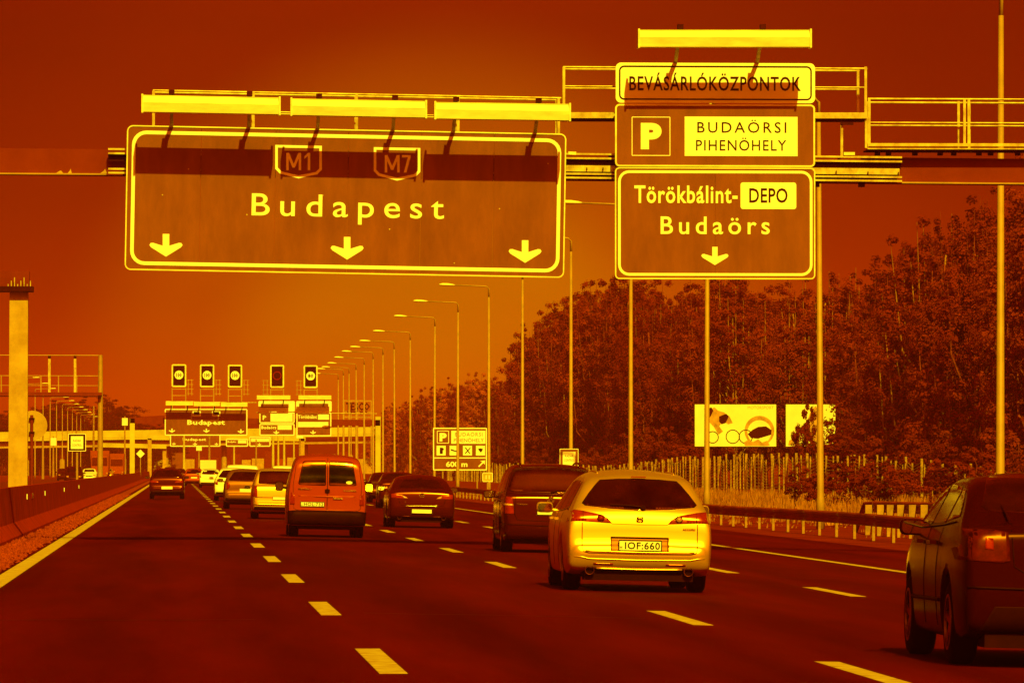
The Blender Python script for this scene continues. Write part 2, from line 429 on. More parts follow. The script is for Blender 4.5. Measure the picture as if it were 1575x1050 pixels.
# --- the great direction sign over three lanes
B = Board(197, 194, YG, .0165)
W1, H1 = 675, 220
s1 = thing('direction_sign', 'wide dark overhead sign reading Budapest with M1 and M7 shields and three arrows', 'road sign', B.O + Vector((4.2, 0, -2.8)))
inv = Matrix.Translation(-s1.location)
def part(name, mb, m, root, smooth=False):   # world-space mesh made a child of a root that stands at root.location
    o = mb.build(name, m, root, smooth)
    o.matrix_parent_inverse = Matrix.Translation(-root.location); return o
def x_(px): return px                        # readability only
def dn(px): return .0165*(px-197)            # the sign hangs a little lower to the right
# six boards side by side with fine joints
edges = [197, 310, 425, 537, 650, 762, 872]
for a, b in zip(edges, edges[1:]):
    mb = MB(); u0, u1 = (a-197)*B.k/B.c, (b-197)*B.k/B.c
    l, r_ = (0 if a == 197 else .004), (0 if b == 872 else .004)
    P = [(u0+l, -H1*B.k), (u1-r_, -H1*B.k), (u1-r_, 0), (u0+l, 0)]
    rr = 9*B.k
    if a == 197: P = [(u0+rr, -H1*B.k), (u1-r_, -H1*B.k), (u1-r_, 0), (u0+rr, 0), (u0+rr*.3, -rr*.3), (u0, -rr), (u0, -H1*B.k+rr), (u0+rr*.3, -H1*B.k+rr*.3)]
    if b == 872: P = [(u0+l, -H1*B.k), (u1-rr, -H1*B.k), (u1-rr*.3, -H1*B.k+rr*.3), (u1, -H1*B.k+rr), (u1, -rr), (u1-rr*.3, -rr*.3), (u1-rr, 0), (u0+l, 0)]
    mb.prism(P, B.o(-.03), B.ru, B.uu, .03)
    part('panel', mb, 'sign_brown', s1)
part('edge_trim', B.frame(MB(), 195.5, 873.5, 192.5, 194+H1+1.5, 9.5, 2.0, -.035, .05), 'lamp_housing', s1)
part('border', B.frame(MB(), 203.5, 866, 200.5, 194+H1-6.5, 22, 5.6, .001), 'sign_white', s1)
def shield(cx, cy, txt):
    o_ = [(-36, -25), (36, -25), (36, 12), (29, 19), (0, 26), (-29, 19), (-36, 12)]
    i_ = [(-32, -21), (32, -21), (32, 10), (26.5, 15.5), (0, 21.5), (-26.5, 15.5), (-32, 10)]
    mb = MB(); mb.ring([B.uv(cx+p[0], cy+p[1]+.0165*p[0]) for p in o_][::-1], [B.uv(cx+p[0], cy+p[1]+.0165*p[0]) for p in i_][::-1], B.o(.001), B.ru, B.uu, .004)
    sh = part('route_shield', mb, 'sign_white', s1)
    M_ = [(-19, 13.5), (-19, -13.5), (-14.6, -13.5), (-7.5, 3.5), (-.4, -13.5), (4, -13.5), (4, 13.5), (.2, 13.5), (.2, -4.5), (-5.6, 9.5), (-9.4, 9.5), (-15.2, -4.5), (-15.2, 13.5)]
    part('lettering', B.poly(MB(), [(cx+p[0], cy+p[1]) for p in M_], .001), 'sign_white', s1)
    if txt[1] == '1': part('lettering', B.poly(MB(), [(cx+p[0], cy+p[1]) for p in ((9, -8), (14.5, -13.5), (18, -13.5), (18, 13.5), (14.2, 13.5), (14.2, -8.4), (9, -4))], .001), 'sign_white', s1)
    else: part('lettering', B.poly(MB(), [(cx+p[0], cy+p[1]) for p in ((7.5, -13.5), (21, -13.5), (21, -10.2), (14.5, 13.5), (10.4, 13.5), (16.6, -9.9), (7.5, -9.9))], .001), 'sign_white', s1)
shield(459.5, 248, 'M1'); shield(611.5, 251, 'M7')
part('lettering', B.text(MB(), 'Budapest', 387, 331, 297, 34, .001, bold=.006, spacing=1.42, res=6), 'sign_white', s1)
for cx, cy in ((255.5, 377.5), (534.5, 381.5), (809.5, 386)):
    part('arrow', B.arrow(MB(), cx, cy, 51, 35, .001), 'sign_white', s1)
for (x, y) in ((290, 260), (380, 330), (497, 300), (600, 352), (770, 320), (700, 404), (250, 300), (845, 250)):
    part('rivet', B.poly(MB(), [(x+1.1*math.cos(t), y+1.1*math.sin(t)) for t in (0, 1, 2, 3, 4, 5)], .001), 'galvanised', s1)

# --- the three boards over the exit lane
def simple_board(name, label, x0, x1, y0, y1, m, edge, r=7):
    B = Board(x0, y0, YG); t = thing(name, label, 'road sign', B.O + Vector(((x1-x0)/2*B.k, 0, -(y1-y0)*B.k)))
    return B, t
B, s2 = simple_board('shopping_sign', 'white overhead sign reading BEVASARLOKOZPONTOK in black capitals', 947, 1254, 96.5, 158, 0, 0)
part('panel', B.rect(MB(), 947, 1254, 96.5, 158, 8, -.03, .03), 'sign_white', s2)
part('border', B.frame(MB(), 952, 1249, 101, 153.5, 8, 2.3, .001), 'sign_dark', s2)
part('lettering', B.text(MB(), 'BEVÁSÁRLÓKÖZPONTOK', 968, 139, 264, 21.5, .001, bold=.012, spacing=1.1), 'sign_dark', s2)
B, s3 = simple_board('rest_area_sign', 'dark overhead sign with white P and pale panel reading BUDAORSI PIHENOHELY', 947, 1253, 161, 255, 0, 0)
part('panel', B.rect(MB(), 947, 1253, 161, 255, 6, -.03, .03), 'sign_brown', s3)
part('edge_trim', B.frame(MB(), 946, 1254, 160, 256, 7, 2.6, -.035, .04), 'lamp_housing', s3)
part('parking_frame', B.frame(MB(), 971.5, 1031, 179.5, 239.5, 1, 1.2, .001), 'sign_white', s3)
part('lettering', B.text(MB(), 'P', 985.5, 229.5, 32, 40.5, .001, bold=.06, res=6), 'sign_white', s3)
part('name_panel', B.rect(MB(), 1053, 1227, 179, 239.5, 0, .001, .004), 'sign_white', s3)
part('lettering', B.text(MB(), 'BUDAÖRSI', 1072.5, 203.5, 137, 16, .006, bold=.002, spacing=1.3), 'sign_dark', s3)
part('lettering', B.text(MB(), 'PIHENÖHELY', 1070.5, 231, 139, 16, .006, bold=.002, spacing=1.15), 'sign_dark', s3)
B, s4 = simple_board('exit_lane_sign', 'dark overhead sign reading Torokbalint DEPO and Budaors with one down arrow', 947, 1253, 258.5, 427.5, 0, 0)
for (a, b) in ((947, 1100), (1100, 1253)):
    mb = MB(); u0, u1 = (a-947)*B.k, (b-947)*B.k; v0 = -169*B.k; rr = 6*B.k
    P = [(u0+rr, v0), (u1-.003, v0), (u1-.003, 0), (u0+rr, 0), (u0, -rr), (u0, v0+rr)] if a == 947 else [(u0+.003, v0), (u1-rr, v0), (u1, v0+rr), (u1, -rr), (u1-rr, 0), (u0+.003, 0)]
    part('panel', mb.prism(P, B.o(-.03), B.ru, B.uu, .03), 'sign_brown', s4)
part('edge_trim', B.frame(MB(), 945.8, 1254.2, 257.3, 428.7, 7, 2.0, -.035, .045), 'lamp_housing', s4)
part('border', B.frame(MB(), 950.5, 1250, 262, 423.5, 17, 4.2, .001), 'sign_white', s4)
part('lettering', B.text(MB(), 'Törökbálint-', 975.5, 312, 159, 27, .001, bold=.02, spacing=1.1), 'sign_white', s4)
part('name_panel', B.rect(MB(), 1139, 1225, 280, 321, 4, .001, .004), 'sign_white', s4)
part('lettering', B.text(MB(), 'DEPO', 1152.5, 311, 59, 22, .006, bold=.012, spacing=1.05), 'sign_dark', s4)
part('lettering', B.text(MB(), 'Budaörs', 1016, 359.5, 168, 27, .001, bold=.012, spacing=1.36, res=5), 'sign_white', s4)
part('arrow', B.arrow(MB(), 1099.5, 393, 42, 28, .001), 'sign_white', s4)

# ------------------------------------------------------------------ gantry carrying them
kk = YG/FPX
g = thing('sign_gantry', 'long steel sign gantry with walkway railings spanning the whole road in front', 'gantry', (-4.3, YG+.9, 0))
def pt(px, py, dy=0.): return at(px, py, YG) + Vector((0, dy, 0))   # straight behind a point of the sign plane
def sy(px): return .0100*px                                          # slope of the beam
mb = MB(); a, b = pt(-75, 245-.75, .95), pt(1700, 245+17.6, .95)
mb.bar(a, b, .55, .50); part('beam', mb, 'beam_paint', g)
for q_ in ((-75, 264, 163, 265.5), (1393, 278.5, 1700, 281)):
    part('beam_flange', MB().bar(pt(q_[0], q_[1], .645), pt(q_[2], q_[3], .645), .06, .03), 'pole_steel', g)
for x_l in (-4.35, 18.6):                                            # legs outside the picture
    z1 = pt(-60, 245).z if x_l < 0 else pt(1690, 262).z
    part('leg', MB().box(x_l-.28, x_l+.28, YG+.66, YG+1.24, gz(x_l)-.1, z1-.24), 'concrete', g)
for (dy0, m, nm) in ((228, 'galvanised', 'rail'), (234.5, 'galvanised', 'rail'), (258.5, 'galvanised', 'rail'), (264.5, 'galvanised', 'rail')):
    mb = MB(); mb.bar(pt(166, dy0-.3, .42), pt(1391, dy0+12.6, .42), .10, .036); part(nm, mb, m, g)
mb = MB(); mb.bar(pt(166, 239.5, .50), pt(1390, 252.5, .50), .02, .15); part('web', mb, 'dark_steel', g)  # dark strip paints in the beam's shade between the rails
mb = MB(); mb.bar(pt(872, 257, .49), pt(1388, 262.2, .49), .02, .12); part('web', mb, 'galvanised', g)
for (x, y) in ((905, 255), (930, 255), (1290, 260), (1339, 261), (1386, 262)):
    part('bolt', MB().bar(pt(x, y+1, .44), pt(x, y+6, .44), .02, .02), 'dark_steel', g)
def rail(pts, rad=.022, dy=.5, m='galvanised', nm='handrail'):
    part(nm, MB().tube([pt(p[0], p[1], dy) for p in pts], rad, 6), m, g)
def post(x, y0, y1, dy=.5, w_=.045, m='galvanised', nm='railing_post'):
    part(nm, MB().bar(pt(x, y0, dy), pt(x, y1, dy), w_, w_), m, g)
# walkway behind the big sign
for dy in (.35, 1.0):
    rail([(235, 137.5), (865, 149.5)], .021, dy); rail([(235, 167), (865, 180)], .017, dy)
    for x in (236, 390, 549.5, 706, 861): post(x, 138+.019*(x-235), 205+.0165*(x-235), dy, .05)
mb = MB(); mb.bar(pt(225, 197, .7), pt(868, 210, .7), .62, .05); part('walkway', mb, 'dark_steel', g)
# walkway behind the exit boards
for dy in (.35, 1.0):
    q = 0 if dy < .5 else 3
    rail([(868+q, 101.5), (1337-q*2, 104)], .020, dy); rail([(868+q, 131), (1335-q*2, 133)], .016, dy)
    for x in (869+q, 1334.5-q*2): post(x, 101, 181, dy, .05)
    post(1100, 102, 181, dy)
mb = MB(); mb.bar(pt(868, 176, .30), pt(1336, 176.5, .30), .06, .115); part('kick_plate', mb, 'galvanised', g)
mb = MB(); mb.bar(pt(868, 181.5, .67), pt(1336, 182.5, .67), .66, .03); part('walkway', mb, 'dark_steel', g)
# lower walkway on the right
for dy in (.35, 1.0):
    q = 0 if dy < .5 else 2.5
    rail([(1338+q, 150.5+q), (1700, 152+q)], .021, dy); rail([(1338+q, 187+q*.6), (1700, 188.5+q*.6)], .016, dy)
    for x in (1340+q, 1487-q, 1493.5+q*3, 1640): post(x, 151, 224, dy, .05)
post(1335.5, 181, 226, .35, .055)
mb = MB(); mb.bar(pt(1337, 221.5, .30), pt(1700, 222, .30), .05, .06); mb.bar(pt(1337, 227.5, .30), pt(1700, 228, .30), .05, .025); part('kick_plate', mb, 'galvanised', g)
mb = MB(); mb.bar(pt(1337, 229.5, .67), pt(1700, 230.5, .67), .66, .03); part('walkway', mb, 'dark_steel', g)
for x in (1355, 1372, 1413, 1452, 1473, 1512, 1530, 1572): part('walkway_bracket', MB().box(*sum(([c-.05, c+.05] for c in pt(x, 233, .6)), [])), 'dark_steel', g)
part('stay', MB().bar(pt(1298.5, 184, .45), pt(1298.5, 241, .45), .05, .05), 'galvanised', g)
part('floodlight', MB().bar(pt(1298, 187.5, .40), pt(1316, 187.5, .40), .10, .07), 'dark_steel', g)
part('floodlight', MB().bar(pt(1301, 235, .40), pt(1318, 235, .40), .10, .06), 'lamp_housing', g)
part('floodlight', MB().bar(pt(876, 234, .40), pt(888, 234.5, .40), .10, .06), 'lamp_housing', g)
for (x, y) in ((1260, 281), (1330, 281)): part('bolt', MB().box(*sum(([c-.06, c+.06] for c in pt(x, y, .55)), [])), 'dark_steel', g)
for (x, w_) in ((92, 9), (107, 5), (160, 8)):                       # flaked paint along the beam's lower edge
    mb = MB(); u = pt(x, 264, .665)
    mb.prism([(-w_*kk*.8, 0), (w_*kk*.5, 0), (w_*kk*.12, .09 if w_ < 9 else .05), (-w_*kk*.1, .05)], u, (1, 0, 0), (0, 0, 1), .004); part('paint_chip', mb, 'concrete', g)

# ------------------------------------------------------------------ trough lamps above the signs
def trough_lamp(label, x0, x1, yt, yb, slope, arms, sign_top):
    YL = YG - 1.2; a = at(x0, (yt+yb)/2, YL); b = at(x1, (yt+yb)/2 + slope*(x1-x0), YL)
    hh = (yb-yt)*YL/FPX/2
    t = thing('sign_lamp', label, 'lamp', (a+b)/2, 'trough lamps over the big signs')
    P = [(-.13, -hh*.92), (.0, -hh), (.16, -hh*.6), (.15, hh*.7), (.02, hh), (-.10, hh*.8), (-.155, hh*.12)]
    mb = MB(); m = len(P)
    for q in (a, b):
        for (y, z) in P: mb.v.append((q.x, q.y+y, q.z+z))
    for i in range(m):
        j = (i+1) % m; mb.f.append((i, j, j+m, i+m))
    mb.f += [tuple(range(m))[::-1], tuple(range(m, 2*m))]
    part('housing', mb, 'lamp_housing', t)
    for q in (a, b):
        part('end_cap', MB().box(q.x-.018, q.x+.018, q.y-.165, q.y+.17, q.z-hh*1.04, q.z+hh*1.05), 'lamp_housing', t)
    for ax in arms:
        top = at(ax, yt + slope*(ax-x0) - 3, YL) + Vector((0, .12, 0)); bot = at(ax, sign_top(ax)+3, YG) + Vector((0, .12, 0))
        bot.x = top.x
        mb = MB(); mb.bar(bot + Vector((0, 0, -.25)), bot + Vector((0, 0, .03)), .06, .06)
        mb.bar(bot, top, .065, .06); part('arm', mb, 'galvanised', t)
        part('clamp', MB().box(top.x-.055, top.x+.055, top.y-.12, top.y+.06, top.z-.02, top.z+.07), 'dark_steel', t)
st1 = lambda x: 194 + .0165*(x-197)
trough_lamp('long pale trough lamp above the left end of the Budapest sign', 219, 430, 146, 173.5, .019, (264, 384), st1)
trough_lamp('long pale trough lamp above the middle of the Budapest sign', 448, 655, 151.5, 178.5, .019, (491, 608), st1)
trough_lamp('long pale trough lamp above the right end of the Budapest sign', 669, 876, 157, 184, .014, (702, 829), st1)
trough_lamp('long pale trough lamp above the white shopping sign, highest of the lamps', 982, 1246, 46, 74, .000, (1047, 1174), lambda x: 97)

# ------------------------------------------------------------------ street lamps along the right
ONES = 'first second third fourth fifth sixth seventh eighth ninth tenth eleventh twelfth thirteenth fourteenth fifteenth sixteenth seventeenth eighteenth nineteenth'.split()
def nth(n):                                   # 1 -> first, 23 -> twenty-third
    if n < 20: return ONES[n-1]
    t, u = divmod(n, 10); w_ = 'twenty thirty forty fifty sixty seventy'.split()[t-2]
    return w_ + '-' + ONES[u-1] if u else w_.replace('ty', 'tieth')
ORD = ['nearest', 'second nearest', 'third nearest', 'fourth nearest', 'fifth nearest', 'sixth nearest', 'seventh nearest', 'eighth nearest', 'ninth nearest',
       'tenth nearest', 'eleventh nearest', 'twelfth nearest', 'thirteenth nearest', 'fourteenth nearest', 'fifteenth nearest', 'sixteenth nearest', 'seventeenth nearest', 'eighteenth nearest']
def lamp_meshes():
    p = MB(); p.tube([(0,0,0), (0,0,.9), (0,0,.95), (0,0,12.2)], [.13, .12, .105, .06], 10)
    p.tube([(0,0,12.2), (0,0,12.7), (-.12,0,12.84), (-.3,0,12.86), (-2.15,0,12.93)], [.055, .05, .045, .042, .038], 8)
    h = MB(); n = 10; pr = [(-2.05, .045, 12.93), (-2.2, .10, 12.935), (-2.5, .15, 12.95), (-2.8, .145, 12.96), (-2.98, .09, 12.955), (-3.04, .02, 12.95)]
    for (x, r_, z) in pr:
        for k in range(n):
            t = 2*math.pi*k/n; h.v.append((x, r_*math.cos(t), z + .62*r_*math.sin(t)))
    for i in range(len(pr)-1):
        for k in range(n): a = i*n+k; b = i*n+(k+1) % n; h.f.append((a, b, b+n, a+n))
    h.f += [tuple(range(n))[::-1], tuple((len(pr)-1)*n+k for k in range(n))]
    return p.mesh('pole', True), h.mesh('lamp_head', True)
PM, HM = lamp_meshes()
def street_lamp(x, y, label, group, rz=0., m='pole_steel', hm='lamp_housing', sc=1., lean=0.):
    t = thing('street_lamp', label, 'street lamp', (x, y, gz(x)), group, (0, lean, rz)); t.scale = (1, 1, sc)
    obj('pole', PM, m, t); obj('lamp_head', HM, hm, t)
LPX = [1538, 1262, 1087, 970, 878, 803.5, 752, 704, 668, 631, 607, 589, 574, 560, 548, 537, 528, 520]
rnd = random.Random(2)
for i, px in enumerate(LPX):
    X = 19.0; Y = X*FPX/(px-270)
    q = at(px, 720, Y)
    street_lamp(q.x, Y, 'tall grey street lamp with one arm over the road, %s of the right-hand row' % ORD[i], 'street lamps along the right verge', 0, lean=rnd.uniform(-.004, .004), sc=1+rnd.uniform(-.008, .008))
for i in range(16):
    Y = 760 + 52*i
    street_lamp(-20.2, Y, 'small distant street lamp left of the opposite carriageway, %s nearest of its row' % nth(i+1), 'street lamps along the opposite carriageway', math.pi, 'rail_steel', 'post_steel')

# ------------------------------------------------------------------ guard rails
def wrail(root, pts, name='rail_beam'):       # W-shaped beam swept along points given at its top edge
    pr = [(0, 0), (-.055, -.035), (-.065, -.085), (-.012, -.13), (-.012, -.18), (-.065, -.225), (-.055, -.275), (0, -.31)]
    mb = MB(); m = len(pr)
    for p in pts:
        for (x, z) in pr: mb.v.append((p[0]+x, p[1], p[2]+z))
    for i in range(len(pts)-1):
        for k in range(m-1): a = i*m+k; mb.f.append((a+1, a, a+m, a+1+m))
    return part(name, mb, 'rail_steel', root)
gr = thing('guard_rail', 'long steel guard rail on pale posts along the right shoulder', 'guard rail', (17.45, 158, gz(17.45)))
XR = 17.45
Y = 98.0
pm = MB().box(.0, .07, -.055, .055, -.72, -.02).mesh('rail_post')
gap_pts = []
y = 98
while y < 640:
    wrail(gr, [(XR, y+.01, gz(XR)+.64 + .02*math.sin(y*.09)), (XR, y+8.39, gz(XR)+.64 + .02*math.sin((y+8.4)*.09))]); y += 8.4
y = 99.0
while y < 560:
    o = obj('rail_post', pm, 'post_steel', gr); o.location = (.0, y-158, .64); y += 4.2
g2 = thing('guard_rail', 'short higher guard rail starting with a sloped end behind the long rail', 'guard rail', (19.3, 168, gz(19.3)))
p0 = at(1330, 771, 167)
wrail(g2, [(at(1310, 802, 169).x, 169, at(1310, 826, 169).z), (p0.x, 167, p0.z), (at(1345, 770, 162).x, 162, at(1345, 770, 162).z)], 'sloped_end')
wrail(g2, [at(1345.5, 770, 162), at(1450, 772.5, 149), at(1600, 776, 131)])
for x in (1330, 1348, 1363, 1379, 1397, 1415, 1434, 1456, 1480):
    Yp = 161 - (x-1336)*.125; a = at(x, 776, Yp); b = at(x, 829, Yp)
    part('rail_post', MB().box(a.x+.02, a.x+.20, Yp+.01, Yp+.1, b.z, a.z), 'post_steel', g2)

# ------------------------------------------------------------------ wire fence with pale posts
fence = thing('wire_fence', 'long wire fence on pale uneven posts below the trees', 'fence', (29, 300, .25))
FK = [(190, 1.2), (218, 1.42), (241, 1.76), (272, 1.95), (303, 2.04), (342, 1.93), (404, 1.45), (470, 1.6), (620, 1.9), (900, 2.0)]
def ftop(y):
    for (a, za), (b, zb) in zip(FK, FK[1:]):
        if y <= b: return za + (zb-za)*(y-a)/(b-a)
    return FK[-1][1]
rnd = random.Random(11); fp = []; y = 196.0; k = 0
while y < 640:
    thick = k % 2 == 0; xx = 29 + rnd.uniform(-.06, .06); zt = ftop(y) + .14 + (rnd.uniform(-.06, .07) if thick else rnd.uniform(-.3, .05)); r_ = rnd.uniform(.05, .075) if thick else rnd.uniform(.025, .04)
    b0 = gz(29) - .08
    mb = MB().hexa([(xx-r_, y-r_, b0), (xx+r_, y-r_, b0), (xx+r_, y+r_, b0), (xx-r_, y+r_, b0), (xx-r_*.8, y-r_, zt), (xx+r_*.8, y-r_, zt), (xx+r_*.8, y+r_, zt+.02), (xx-r_*.8, y+r_, zt+.02)])
    part('post', mb, 'wood_pale', fence)
    fp.append((y, zt)); y += rnd.uniform(1.5, 2.3) if y < 420 else rnd.uniform(2.4, 3.4); k += 1
for j in range(11):
    fr = .10 + .08*j
    part('wire', MB().tube([(29 + .02*math.sin(i*1.7), yy, gz(29) + (zz-gz(29))*fr + .015*math.sin(i*2.1+j)) for i, (yy, zz) in enumerate(fp) if yy < 460], .010 if j else .014, 4), 'galvanised', fence)

# ------------------------------------------------------------------ billboards
def billboard(label, x0, x1, y0, y1, Y, kind):
    B = Board(x0, y0, Y); t = thing('billboard', label, 'billboard', (at((x0+x1)/2, y1, Y).x, Y, gz(34)), 'billboards below the trees')
    part('panel', B.rect(MB(), x0, x1, y0, y1, 0, -.1, .1), 'ad_white', t)
    part('frame', B.frame(MB(), x0-1.2, x1+1.2, y0-1.2, y1+1.2, 1.4, 1.3, -.1, .13), 'dark_steel', t)
    for fx in (.2, .8):
        px = x0 + (x1-x0)*fx; a = at(px, y1, Y)
        part('leg', MB().box(a.x-.07, a.x+.07, Y+.1, Y+.24, gz(34)-.1, a.z+.6), 'dark_steel', t)
    pr = []
    def P(nm, m, f, d=.002): part(nm, f(d), m, t)
    if kind == 0:
        for (cx, cy, r_) in ((1096, 672, 9.5), (1127, 671, 11), (1147, 671, 11)):
            mb = MB(); mb.ring([B.uv(*q) for q in circ(cx, cy, r_)][::-1], [B.uv(*q) for q in circ(cx, cy, r_-1.4)][::-1], B.o(.002), B.ru, B.uu, .003); part('printed_wheel', mb, 'dark_steel', t)
        P('printed_rider', 'ad_mid', lambda d: B.poly(MB(), [(1086, 640), (1092, 629), (1099, 626), (1104, 631), (1114, 634), (1122, 640), (1127, 650), (1120, 652), (1112, 647), (1106, 655), (1112, 663), (1105, 668), (1098, 656), (1092, 650)], d))
        P('printed_rider', 'dark_steel', lambda d: B.poly(MB(), [(1089, 628), (1094, 626), (1097, 631), (1093, 640), (1088, 645), (1085, 640)], d+.004))
        P('printed_rider', 'dark_steel', lambda d: B.poly(MB(), [(1106, 640), (1117, 636), (1121, 640), (1116, 650), (1110, 652), (1106, 648)], d+.004))
        mb = MB(); mb.ring([B.uv(*q) for q in circ(1168, 662, 23, 24)][::-1], [B.uv(*q) for q in circ(1168, 664, 18.5, 24)][::-1], B.o(.002), B.ru, B.uu, .003); part('printed_arch', mb, 'ad_mid', t)
        P('printed_car', 'dark_steel', lambda d: B.poly(MB(), [(1150, 667), (1158, 660), (1166, 656), (1178, 655), (1187, 661), (1186, 668), (1176, 671), (1166, 674), (1155, 673)], d))
        P('printed_bushes', 'ad_mid', lambda d: B.poly(MB(), [(1146, 685), (1144, 680), (1150, 676), (1158, 679), (1166, 675), (1172, 680), (1180, 677), (1184, 684), (1180, 685)], d+.004))
        P('printed_lettering', 'ad_mid', lambda d: B.text(MB(), 'MOTORSPORT', 1150, 628.5, 40, 4.2, d))
    else:
        P('printed_tree', 'ad_mid', lambda d: B.poly(MB(), [(1240, 652), (1246, 634), (1254, 624), (1262, 632), (1266, 650), (1262, 668), (1258, 684), (1250, 684), (1246, 668)], d))
        P('printed_bush', 'ad_mid', lambda d: B.poly(MB(), [(1212, 684), (1214, 677), (1220, 673), (1226, 677), (1231, 684)], d))
billboard('large pale billboard with printed cyclists standing below the trees', 1068.5, 1194, 621, 686, 350, 0)
billboard('pale billboard half hidden by a bush right of the cyclist billboard', 1208.5, 1285, 621, 686, 352, 1)

# ------------------------------------------------------------------ smaller signs on posts
def post_sign(name, label, Y, x0, x1, y0, y1, posts, base, cat='road sign'):
    B = Board(x0, y0, Y); t = thing(name, label, cat, (at((x0+x1)/2, y1, Y).x, Y, base))
    for px in posts:
        a = at(px, (y0+y1)/2, Y); part('post', MB().tube([(a.x, Y+.09, base-.1), (a.x, Y+.09, a.z)], .05 if Y < 400 else .06, 8), 'pole_steel', t)
    return B, t
B, t = post_sign('services_sign', 'dark sign on posts with P, four pictogram squares and 600 m', 425, 667, 748, 658.5, 722, (681, 734), .0)
part('panel', B.rect(MB(), 667, 748, 658.5, 722, 1, -.04, .04), 'sign_brown', t)
part('border', B.frame(MB(), 666, 749, 657.5, 723, 1.5, 1.7, -.045, .055), 'sign_white', t)
part('divider', B.rect(MB(), 668, 747, 703, 704.6, 0, .001), 'sign_white', t)
part('parking_frame', B.frame(MB(), 672, 690.5, 662, 681.5, 1, 1, .001), 'sign_white', t)
part('lettering', B.text(MB(), 'P', 676, 678.5, 11, 13, .001, bold=.06), 'sign_white', t)
part('name_panel', B.rect(MB(), 694, 746.5, 662, 682, 0, .001), 'sign_white', t)
part('lettering', B.text(MB(), 'BUDAÖRSI', 700, 670.5, 42, 5.5, .006, spacing=1.2), 'sign_brown', t)
part('lettering', B.text(MB(), 'PIHENÖHELY', 698, 679.5, 46, 5.5, .006), 'sign_brown', t)
for i, x in enumerate((671.5, 691.5, 712, 732)):
    q = part('pictogram', B.rect(MB(), x, x+14, 685, 700, 0, .001), 'sign_white', t)
    mb = MB()
    if i == 0: B.rect(mb, x+5, x+9.5, 688, 697.5, 0, .006); B.rect(mb, x+9.5, x+11, 689, 692, 0, .006)
    if i == 1: B.poly(mb, [(x+2, 690), (x+12, 693.5), (x+12, 695), (x+2, 692.5)], .006)
    if i == 2: B.poly(mb, [(x+3, 688), (x+4.5, 687.5), (x+11.5, 697), (x+10, 697.5)], .006); B.poly(mb, [(x+11, 687.5), (x+12, 688.5), (x+4, 697.5), (x+3, 696.5)], .010)
    if i == 3: B.poly(mb, [(x+3, 690), (x+7, 689), (x+11, 690), (x+9.5, 693), (x+7.5, 695.5), (x+6, 694)], .006)
    o = mb.build('pictogram_symbol', 'sign_dark', q); o.matrix_parent_inverse = Matrix.Identity(4)
part('lettering', B.text(MB(), '600 m', 686, 717.5, 33, 8, .001, bold=.03), 'sign_white', t)
part('arrow', B.poly(MB(), [(735.5, 716.5), (742, 710), (738.5, 708.5), (746, 707.5), (745.5, 714), (743.3, 711.6), (737, 718)], .001), 'sign_white', t)
B, t = post_sign('radar_sign', 'small square white sign with dark border behind the black people carrier', 262, 861.5, 889, 690.5, 717, (878,), gz(17.9))
part('panel', B.rect(MB(), 861.5, 889, 690.5, 717, 0, -.03, .03), 'sign_brown', t)
part('edge_trim', B.frame(MB(), 860.8, 889.7, 689.8, 717.7, .9, .9, -.035, .045), 'sign_white', t)
part('face', B.rect(MB(), 865.5, 885, 694.5, 717, 0, .001), 'sign_white', t)
part('lettering', B.text(MB(), 'RADAR', 869, 702.5, 13, 3.4, .006), 'sign_brown', t); part('lettering', B.text(MB(), 'CONTROL', 867.5, 709, 16, 3.4, .006), 'sign_brown', t)
B, t = post_sign('distance_marker', 'small green kilometre marker plate reading 11 beside the dark saloon', 345, 742.5, 757.5, 727, 740, (750,), gz(18.2), 'marker')
part('panel', B.rect(MB(), 742.5, 757.5, 727, 740, 2, -.03, .03), 'sign_green', t)
part('border', B.frame(MB(), 742, 758, 726.5, 740.5, 2, .9, -.03, .035), 'sign_white', t)
part('lettering', B.text(MB(), '11', 747, 736.5, 6, 6, .001, bold=.02), 'sign_white', t)

# left side, behind the barrier
B, t = post_sign('radar_sign', 'square white sign with thick dark border behind the median barrier', 254, 105.5, 131.5, 667.5, 693, (118.5,), 0)
part('panel', B.rect(MB(), 105.5, 131.5, 667.5, 693, 0, -.03, .03), 'sign_dark', t)
part('edge_trim', B.frame(MB(), 104.8, 132.2, 666.8, 693.7, .9, .9, -.035, .045), 'sign_white', t)
part('face', B.rect(MB(), 109, 128, 670.5, 690, 0, .001), 'sign_white', t)
part('lettering', B.text(MB(), 'RADAR', 112.5, 679, 12, 3.4, .006), 'sign_dark', t); part('lettering', B.text(MB(), 'CONTROL', 111, 686, 15, 3.4, .006), 'sign_dark', t)
dsc = thing('round_sign', 'pale round back of a traffic sign behind the concrete pillar', 'road sign', (at(49, 700, 174).x, 174, 0))
c = at(50, 654, 174)
part('disc', MB().prism(circ(0, 0, .43, 28), c + Vector((0, .02, 0)), (1,0,0), (0,0,1), .02), 'concrete', dsc)
part('post', MB().tube([(c.x-.02, 173.93, 0), (c.x-.02, 173.93, c.z+.3)], .045, 8), 'beam_paint', dsc)
for dz in (.2, -.2): part('clamp', MB().box(c.x-.1, c.x+.06, 173.86, 173.99, c.z+dz-.02, c.z+dz+.02), 'dark_steel', dsc)
pil = thing('concrete_pillar', 'tall pale square concrete pillar standing behind the median barrier', 'pillar', (at(29.5, 745, 161).x, 161, 0))
a = at(29, 600, 161); k_ = 161/FPX
